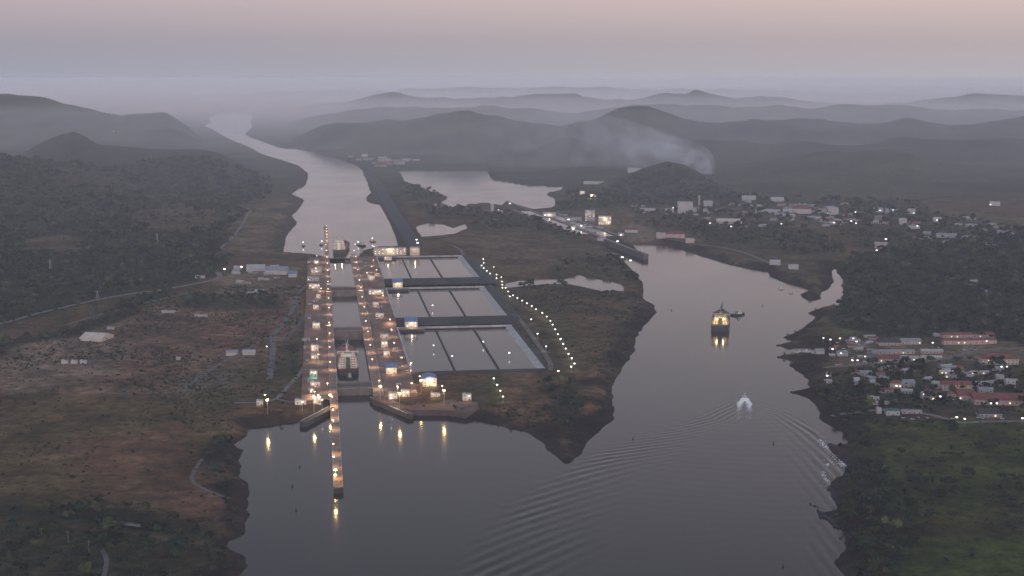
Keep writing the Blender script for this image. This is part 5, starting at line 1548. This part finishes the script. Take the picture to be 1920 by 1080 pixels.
scatter_trees([(1597, 805), (1630, 800), (1650, 860), (1668, 960), (1690, 1085), (1592, 1085), (1585, 1000), (1585, 955), (1605, 880)], 78, 'dense dark tree in the belt along the lower right shore', 'trees of the lower right shore belt', .7, 1.3, (0, 1, 3, 4, 2), 51)
scatter_trees([(1660, 955), (1760, 960), (1770, 1000), (1680, 1005)], 22, 'tree in the hedge crossing the lower right meadow', 'trees of the meadow hedge', .6, 1.0, (0, 1, 4), 52)
scatter_trees([(0, 1000), (200, 1015), (425, 1040), (440, 1078), (0, 1085)], 46, 'bushy tree in the lower left corner below the creek', 'trees in the lower left corner', .55, 1.0, (1, 2, 4, 5, 0), 53)
scatter_trees([(1042, 730), (1092, 722), (1108, 765), (1090, 815), (1060, 815), (1045, 770)], 24, 'dark tree on the point of the island', 'trees on the island point', .6, 1.1, (0, 3, 1), 54)
scatter_trees([(405, 850), (440, 845), (440, 985), (415, 985)], 16, 'low tree along the lower left shore', 'trees along the lower left shore', .45, .8, (0, 3, 1), 55)
scatter_trees([(1535, 735), (1600, 720), (1640, 735), (1620, 790), (1565, 785)], 40, 'dense dark tree between the near town and the shore', 'trees between near town and shore', .7, 1.2, (0, 3, 1), 56)

# the woods that read as one mass
def forest():
    r = np.random.default_rng(77)
    V0, F0 = [], []
    tmpl = [leaf_cloud(30, .36, 200 + i, lobes=4) for i in range(8)]
    cellx = gx.reshape(len(GR), -1); celly = gy.reshape(len(GR), -1); fmm = fm.reshape(len(GR), -1); hh = gh.reshape(len(GR), -1)
    A = np.abs(np.diff(celly, axis=0))[:, :-1] * np.abs(np.diff(cellx, axis=1))[:-1, :]
    yy = celly[:-1, :-1]
    dens = 1 / 170.0 * np.where(yy < 2600, 1.0, np.clip(2600 / yy, .3, 1) ** 1.6)
    lam = A * fmm[:-1, :-1] ** 1.5 * dens * (yy < 6800) * (np.abs(cellx[:-1, :-1]) < yy * .42)
    cnt = r.poisson(lam)
    idx = np.argwhere(cnt > 0)
    rep = cnt[cnt > 0]
    idx = np.repeat(idx, rep, 0)
    if len(idx) > 26000:
        idx = idx[r.choice(len(idx), 26000, False)]
    fx = r.random(len(idx)); fy = r.random(len(idx))
    i, j = idx[:, 0], idx[:, 1]
    X = cellx[i, j] + fx * (cellx[i, j + 1] - cellx[i, j]); Y = celly[i, j] + fy * (celly[i + 1, j] - celly[i, j])
    Z = hh[i, j]
    keep = (sdist(SEA, X, Y, 60) > 8) & (sdist(CHAN, X, Y, 60) > 30) & (sdist(LAKE, X, Y, 60) > 8) & (sdist(POND2, X, Y, 90) > 26) & (sdist(POND, X, Y, 60) > 14) & (Z > 2)
    X, Y, Z = X[keep], Y[keep], Z[keep]
    n = len(X)
    sc = np.clip(r.lognormal(1.45, .42, n), 2.2, 11) * np.clip(np.sqrt(Y / 2600), 1, 1.7)
    rot = r.uniform(0, 6.28, n); kk = r.integers(0, len(tmpl), n)
    base = np.array(LEAFC)[r.choice(3, n, p=[.6, .3, .1])] * r.uniform(.4, 1.8, n)[:, None]
    VV, CC = [], []
    for k in range(len(tmpl)):
        m = kk == k
        T = tmpl[k][0]
        c, s = np.cos(rot[m])[:, None], np.sin(rot[m])[:, None]
        vx = (T[None, :, 0] * c - T[None, :, 1] * s) * sc[m][:, None] + X[m][:, None]
        vy = (T[None, :, 0] * s + T[None, :, 1] * c) * sc[m][:, None] + Y[m][:, None]
        vz = T[None, :, 2] * sc[m][:, None] * 1.0 + Z[m][:, None] + sc[m][:, None] * .95
        VV.append(np.stack([vx, vy, vz], -1).reshape(-1, 3))
        CC.append((base[m][:, None, :] * r.uniform(.7, 1.3, (m.sum(), len(T) // 4))[:, :, None]).repeat(4, 1).reshape(-1, 3))
    V = np.concatenate(VV); C = np.concatenate(CC)
    o = put('forest', np_mesh('forest', V, np.arange(len(V)).reshape(-1, 4), M_LEAF[0], C, 'tint'))
    kind(o, 'stuff'); o['label'] = 'dark woods covering the slopes on both banks'
    print('forest trees', n)
forest()

def scrub():
    r = np.random.default_rng(5)
    tm_ = [leaf_cloud(12, .5, 300 + i, lobes=3) for i in range(5)]
    X = r.uniform(-1500, 1500, 120000); Y = r.uniform(1380, 3300, 120000)
    cl = fbm(X, Y, 120, 3, 61)
    f = forest_mask(X, Y)
    u, v = to_lk(X, Y)
    k = (np.abs(X) < Y * .40) & (r.random(len(X)) < sm(.42, .68, cl) * .55 + .06) & (f < .5)
    k &= (sdist(SEA, X, Y, 60) > 7) & (sdist(CHAN, X, Y, 60) > 12) & ~((u > -90) & (u < 400) & (v > -60) & (v < 1700))
    yard = poly([(1560, 640), (1920, 640), (1920, 780), (1620, 780), (1560, 690)], 10)
    k &= sdist(yard, X, Y, 60) > 0
    X, Y = X[k], Y[k]
    Z = ground_z(X, Y); m = Z > 1; X, Y, Z = X[m], Y[m], Z[m]
    n = len(X); sc = np.clip(r.lognormal(.55, .4, n), .8, 4.2); rot = r.uniform(0, 6.28, n); kk = r.integers(0, 5, n)
    base = np.array(LEAFC)[r.choice(3, n, p=[.45, .3, .25])] * r.uniform(.6, 1.4, n)[:, None]
    VV, CC = [], []
    for q in range(5):
        m = kk == q; T = tm_[q][0]; c, s_ = np.cos(rot[m])[:, None], np.sin(rot[m])[:, None]; g = sc[m][:, None]
        VV.append(np.stack([(T[None, :, 0] * c - T[None, :, 1] * s_) * g + X[m][:, None], (T[None, :, 0] * s_ + T[None, :, 1] * c) * g + Y[m][:, None], T[None, :, 2] * g * .8 + Z[m][:, None] + g * .5], -1).reshape(-1, 3))
        CC.append((base[m][:, None, :] * r.uniform(.7, 1.3, (m.sum(), len(T) // 4))[:, :, None]).repeat(4, 1).reshape(-1, 3))
    V = np.concatenate(VV); C = np.concatenate(CC)
    o = put('scrub', np_mesh('scrub', V, np.arange(len(V)).reshape(-1, 4), M_LEAF[0], C, 'tint'))
    kind(o, 'stuff'); o['label'] = 'low scrub dotted over the dry grass'
    print('scrub', n)
scrub()

# ------------------------------------------------------------------ power poles in the lower left, pylons on the left slope
for k, (a, b) in enumerate([(78, 1012), (128, 1018), (167, 1036)]):
    x, y, z = on_ground(a, b)
    o = empty('power_pole', (x, y, z)); tag(o, ['leftmost', 'middle', 'rightmost'][k] + ' of three slim pale power poles in the lower left corner', 'power pole', 'power poles')
    MB().cyl(0, 0, -1, 13, .22, .14, 6).build('pole', M_POLE, o); MB().box(-1.6, 1.6, -.1, .1, 11.8, 12.1).build('crossarm', M_POLE, o)
for k, (a, b) in enumerate([(295, 458), (95, 512), (183, 560)]):
    x, y, z = on_ground(a, b)
    o = empty('lattice_pylon', (x, y, z)); tag(o, ['pale lattice pylon high on the left slope', 'pale lattice pylon in the woods at the left', 'short lattice pylon beside the left road'][k], 'pylon', 'lattice pylons')
    m = MB(); h = 34 if k < 2 else 18; w = 3.2
    for sx in (-1, 1):
        for sy in (-1, 1):
            m.tube((sx * w, sy * w, -1), (sx * .4, sy * .4, h), .35, .2, 4)
    for q in range(5):
        f = 1 - q / 5 * .9; zz = h * q / 5
        m.tube((-w * f, -w * f, zz), (w * (f - .17), -w * (f - .17), zz + h / 5), .2, .2, 4); m.tube((w * f, -w * f, zz), (-w * (f - .17), -w * (f - .17), zz + h / 5), .2, .2, 4)
    m.build('lattice', M_POLE, o)
    MB().box(-6, 6, -.2, .2, h * .8, h * .8 + .5).build('crossarm', M_POLE, o)

# ------------------------------------------------------------------ smoke plume
def smoke(px, Y, rads, dens, fade=.9, name='smoke'):
    pts = []
    for a, b in px:
        z = float(sil_z(a, b, Y)); dep = Y * math.cos(TH) + (CH - z) * math.sin(TH)
        pts.append(Vector(((a - 960) / F * dep, Y, z)))
    n = 14; m = MB(); V = []
    for i, p in enumerate(pts):
        d = (pts[min(i + 1, len(pts) - 1)] - pts[max(i - 1, 0)]).normalized()
        a = Vector((0, 1, 0)); b = d.cross(a).normalized()
        for k in range(n):
            t = 2 * math.pi * k / n; q = rads[i] * (1 + .18 * math.sin(3 * t + i * 1.7))
            V.append(p + (a * math.cos(t) * 1.3 + b * math.sin(t)) * q)
    Fc = []
    for i in range(len(pts) - 1):
        for k in range(n):
            Fc.append((i * n + k, i * n + (k + 1) % n, (i + 1) * n + (k + 1) % n, (i + 1) * n + k))
    Fc.append(tuple(range(n))[::-1]); Fc.append(tuple((len(pts) - 1) * n + k for k in range(n)))
    mt = bpy.data.materials.new('smoke'); mt.use_nodes = True; t = mt.node_tree
    t.nodes.remove(t.nodes['Principled BSDF'])
    v = t.nodes.new('ShaderNodeVolumePrincipled'); v.inputs['Color'].default_value = (.9, .92, .97, 1); v.inputs['Anisotropy'].default_value = .2
    g = t.nodes.new('ShaderNodeNewGeometry'); nz = t.nodes.new('ShaderNodeTexNoise'); nz.inputs['Scale'].default_value = .011; nz.inputs['Detail'].default_value = 3
    t.links.new(g.outputs['Position'], nz.inputs['Vector'])
    r = t.nodes.new('ShaderNodeMapRange'); r.inputs['From Min'].default_value = .36; r.inputs['From Max'].default_value = .68; r.inputs['To Max'].default_value = dens
    t.links.new(nz.outputs['Fac'], r.inputs['Value'])
    tcs = t.nodes.new('ShaderNodeTexCoord'); sx = t.nodes.new('ShaderNodeSeparateXYZ'); t.links.new(tcs.outputs['Generated'], sx.inputs[0])
    f = t.nodes.new('ShaderNodeMapRange'); f.inputs['From Min'].default_value = .02; f.inputs['From Max'].default_value = fade; f.interpolation_type = 'SMOOTHSTEP'
    t.links.new(sx.outputs['X'], f.inputs['Value'])
    mm = t.nodes.new('ShaderNodeMath'); mm.operation = 'MULTIPLY'; t.links.new(r.outputs[0], mm.inputs[0]); t.links.new(f.outputs[0], mm.inputs[1])
    t.links.new(mm.outputs[0], v.inputs['Density'])
    t.links.new(v.outputs[0], t.nodes['Material Output'].inputs['Volume'])
    o = fix_normals(m.add(V, Fc).build(name, mt, smooth=True))
    sub = o.modifiers.new('sub', 'SUBSURF'); sub.levels = 1; sub.render_levels = 2
    kind(o, 'stuff'); o['label'] = 'pale smoke rising and drifting left over the ridge'
    return o
P1 = [(1316, 352), (1320, 337), (1324, 322), (1320, 309), (1305, 298), (1280, 290), (1245, 283), (1195, 277), (1130, 272), (1060, 270)]
smoke(P1, 7000, [10, 24, 38, 44, 46, 48, 50, 54, 56, 30], .0085)
smoke(P1, 7000, [16, 38, 60, 70, 76, 84, 92, 100, 100, 40], .0046)
P2 = [(1310, 300), (1270, 284), (1200, 272), (1130, 266), (1060, 264), (960, 268), (860, 272), (740, 276)]
smoke(P2, 7300, [20, 80, 125, 140, 150, 150, 130, 40], .0021)

# ------------------------------------------------------------------ the hazy air
hz = bpy.data.materials.new('haze'); hz.use_nodes = True; t = hz.node_tree
t.nodes.remove(t.nodes['Principled BSDF'])
v = t.nodes.new('ShaderNodeVolumePrincipled'); v.inputs['Density'].default_value = 2.9e-5; v.inputs['Color'].default_value = (.79, .83, .93, 1); v.inputs['Anisotropy'].default_value = -0.35
t.links.new(v.outputs[0], t.nodes['Material Output'].inputs['Volume'])
o = MB().box(-34000, 34000, -1500, 47000, float(gh.min()) - 9, max(CH, float(gh.max())) + 12).build('haze', hz)
kind(o, 'stuff')

# low mist lying in the valleys between the far hills (the photo shows it pale at their feet)
def mist(y0, y1, top, dens, hx, col):
    mt = bpy.data.materials.new('mist'); mt.use_nodes = True; t = mt.node_tree
    t.nodes.remove(t.nodes['Principled BSDF'])
    v = t.nodes.new('ShaderNodeVolumePrincipled'); v.inputs['Density'].default_value = dens; v.inputs['Color'].default_value = (*col, 1); v.inputs['Anisotropy'].default_value = -.35
    t.links.new(v.outputs[0], t.nodes['Material Output'].inputs['Volume'])
    o = MB().box(-hx, hx, y0, y1, float(gh.min()) - 4, top, 900, 1500).build('mist', mt)
    kind(o, 'stuff'); o['label'] = 'low mist lying in the valleys between the far hills'
mist(4200, 46000, 330, 3.0e-5, 33000, (.76, .85, 1.0))
mist(6800, 46050, 300, 2.8e-5, 33050, (.84, .86, .94))
mist(10500, 46100, 260, 5.0e-5, 33100, (.94, .83, .79))
mist(13500, 46150, 190, 6.0e-5, 33150, (.95, .82, .77))
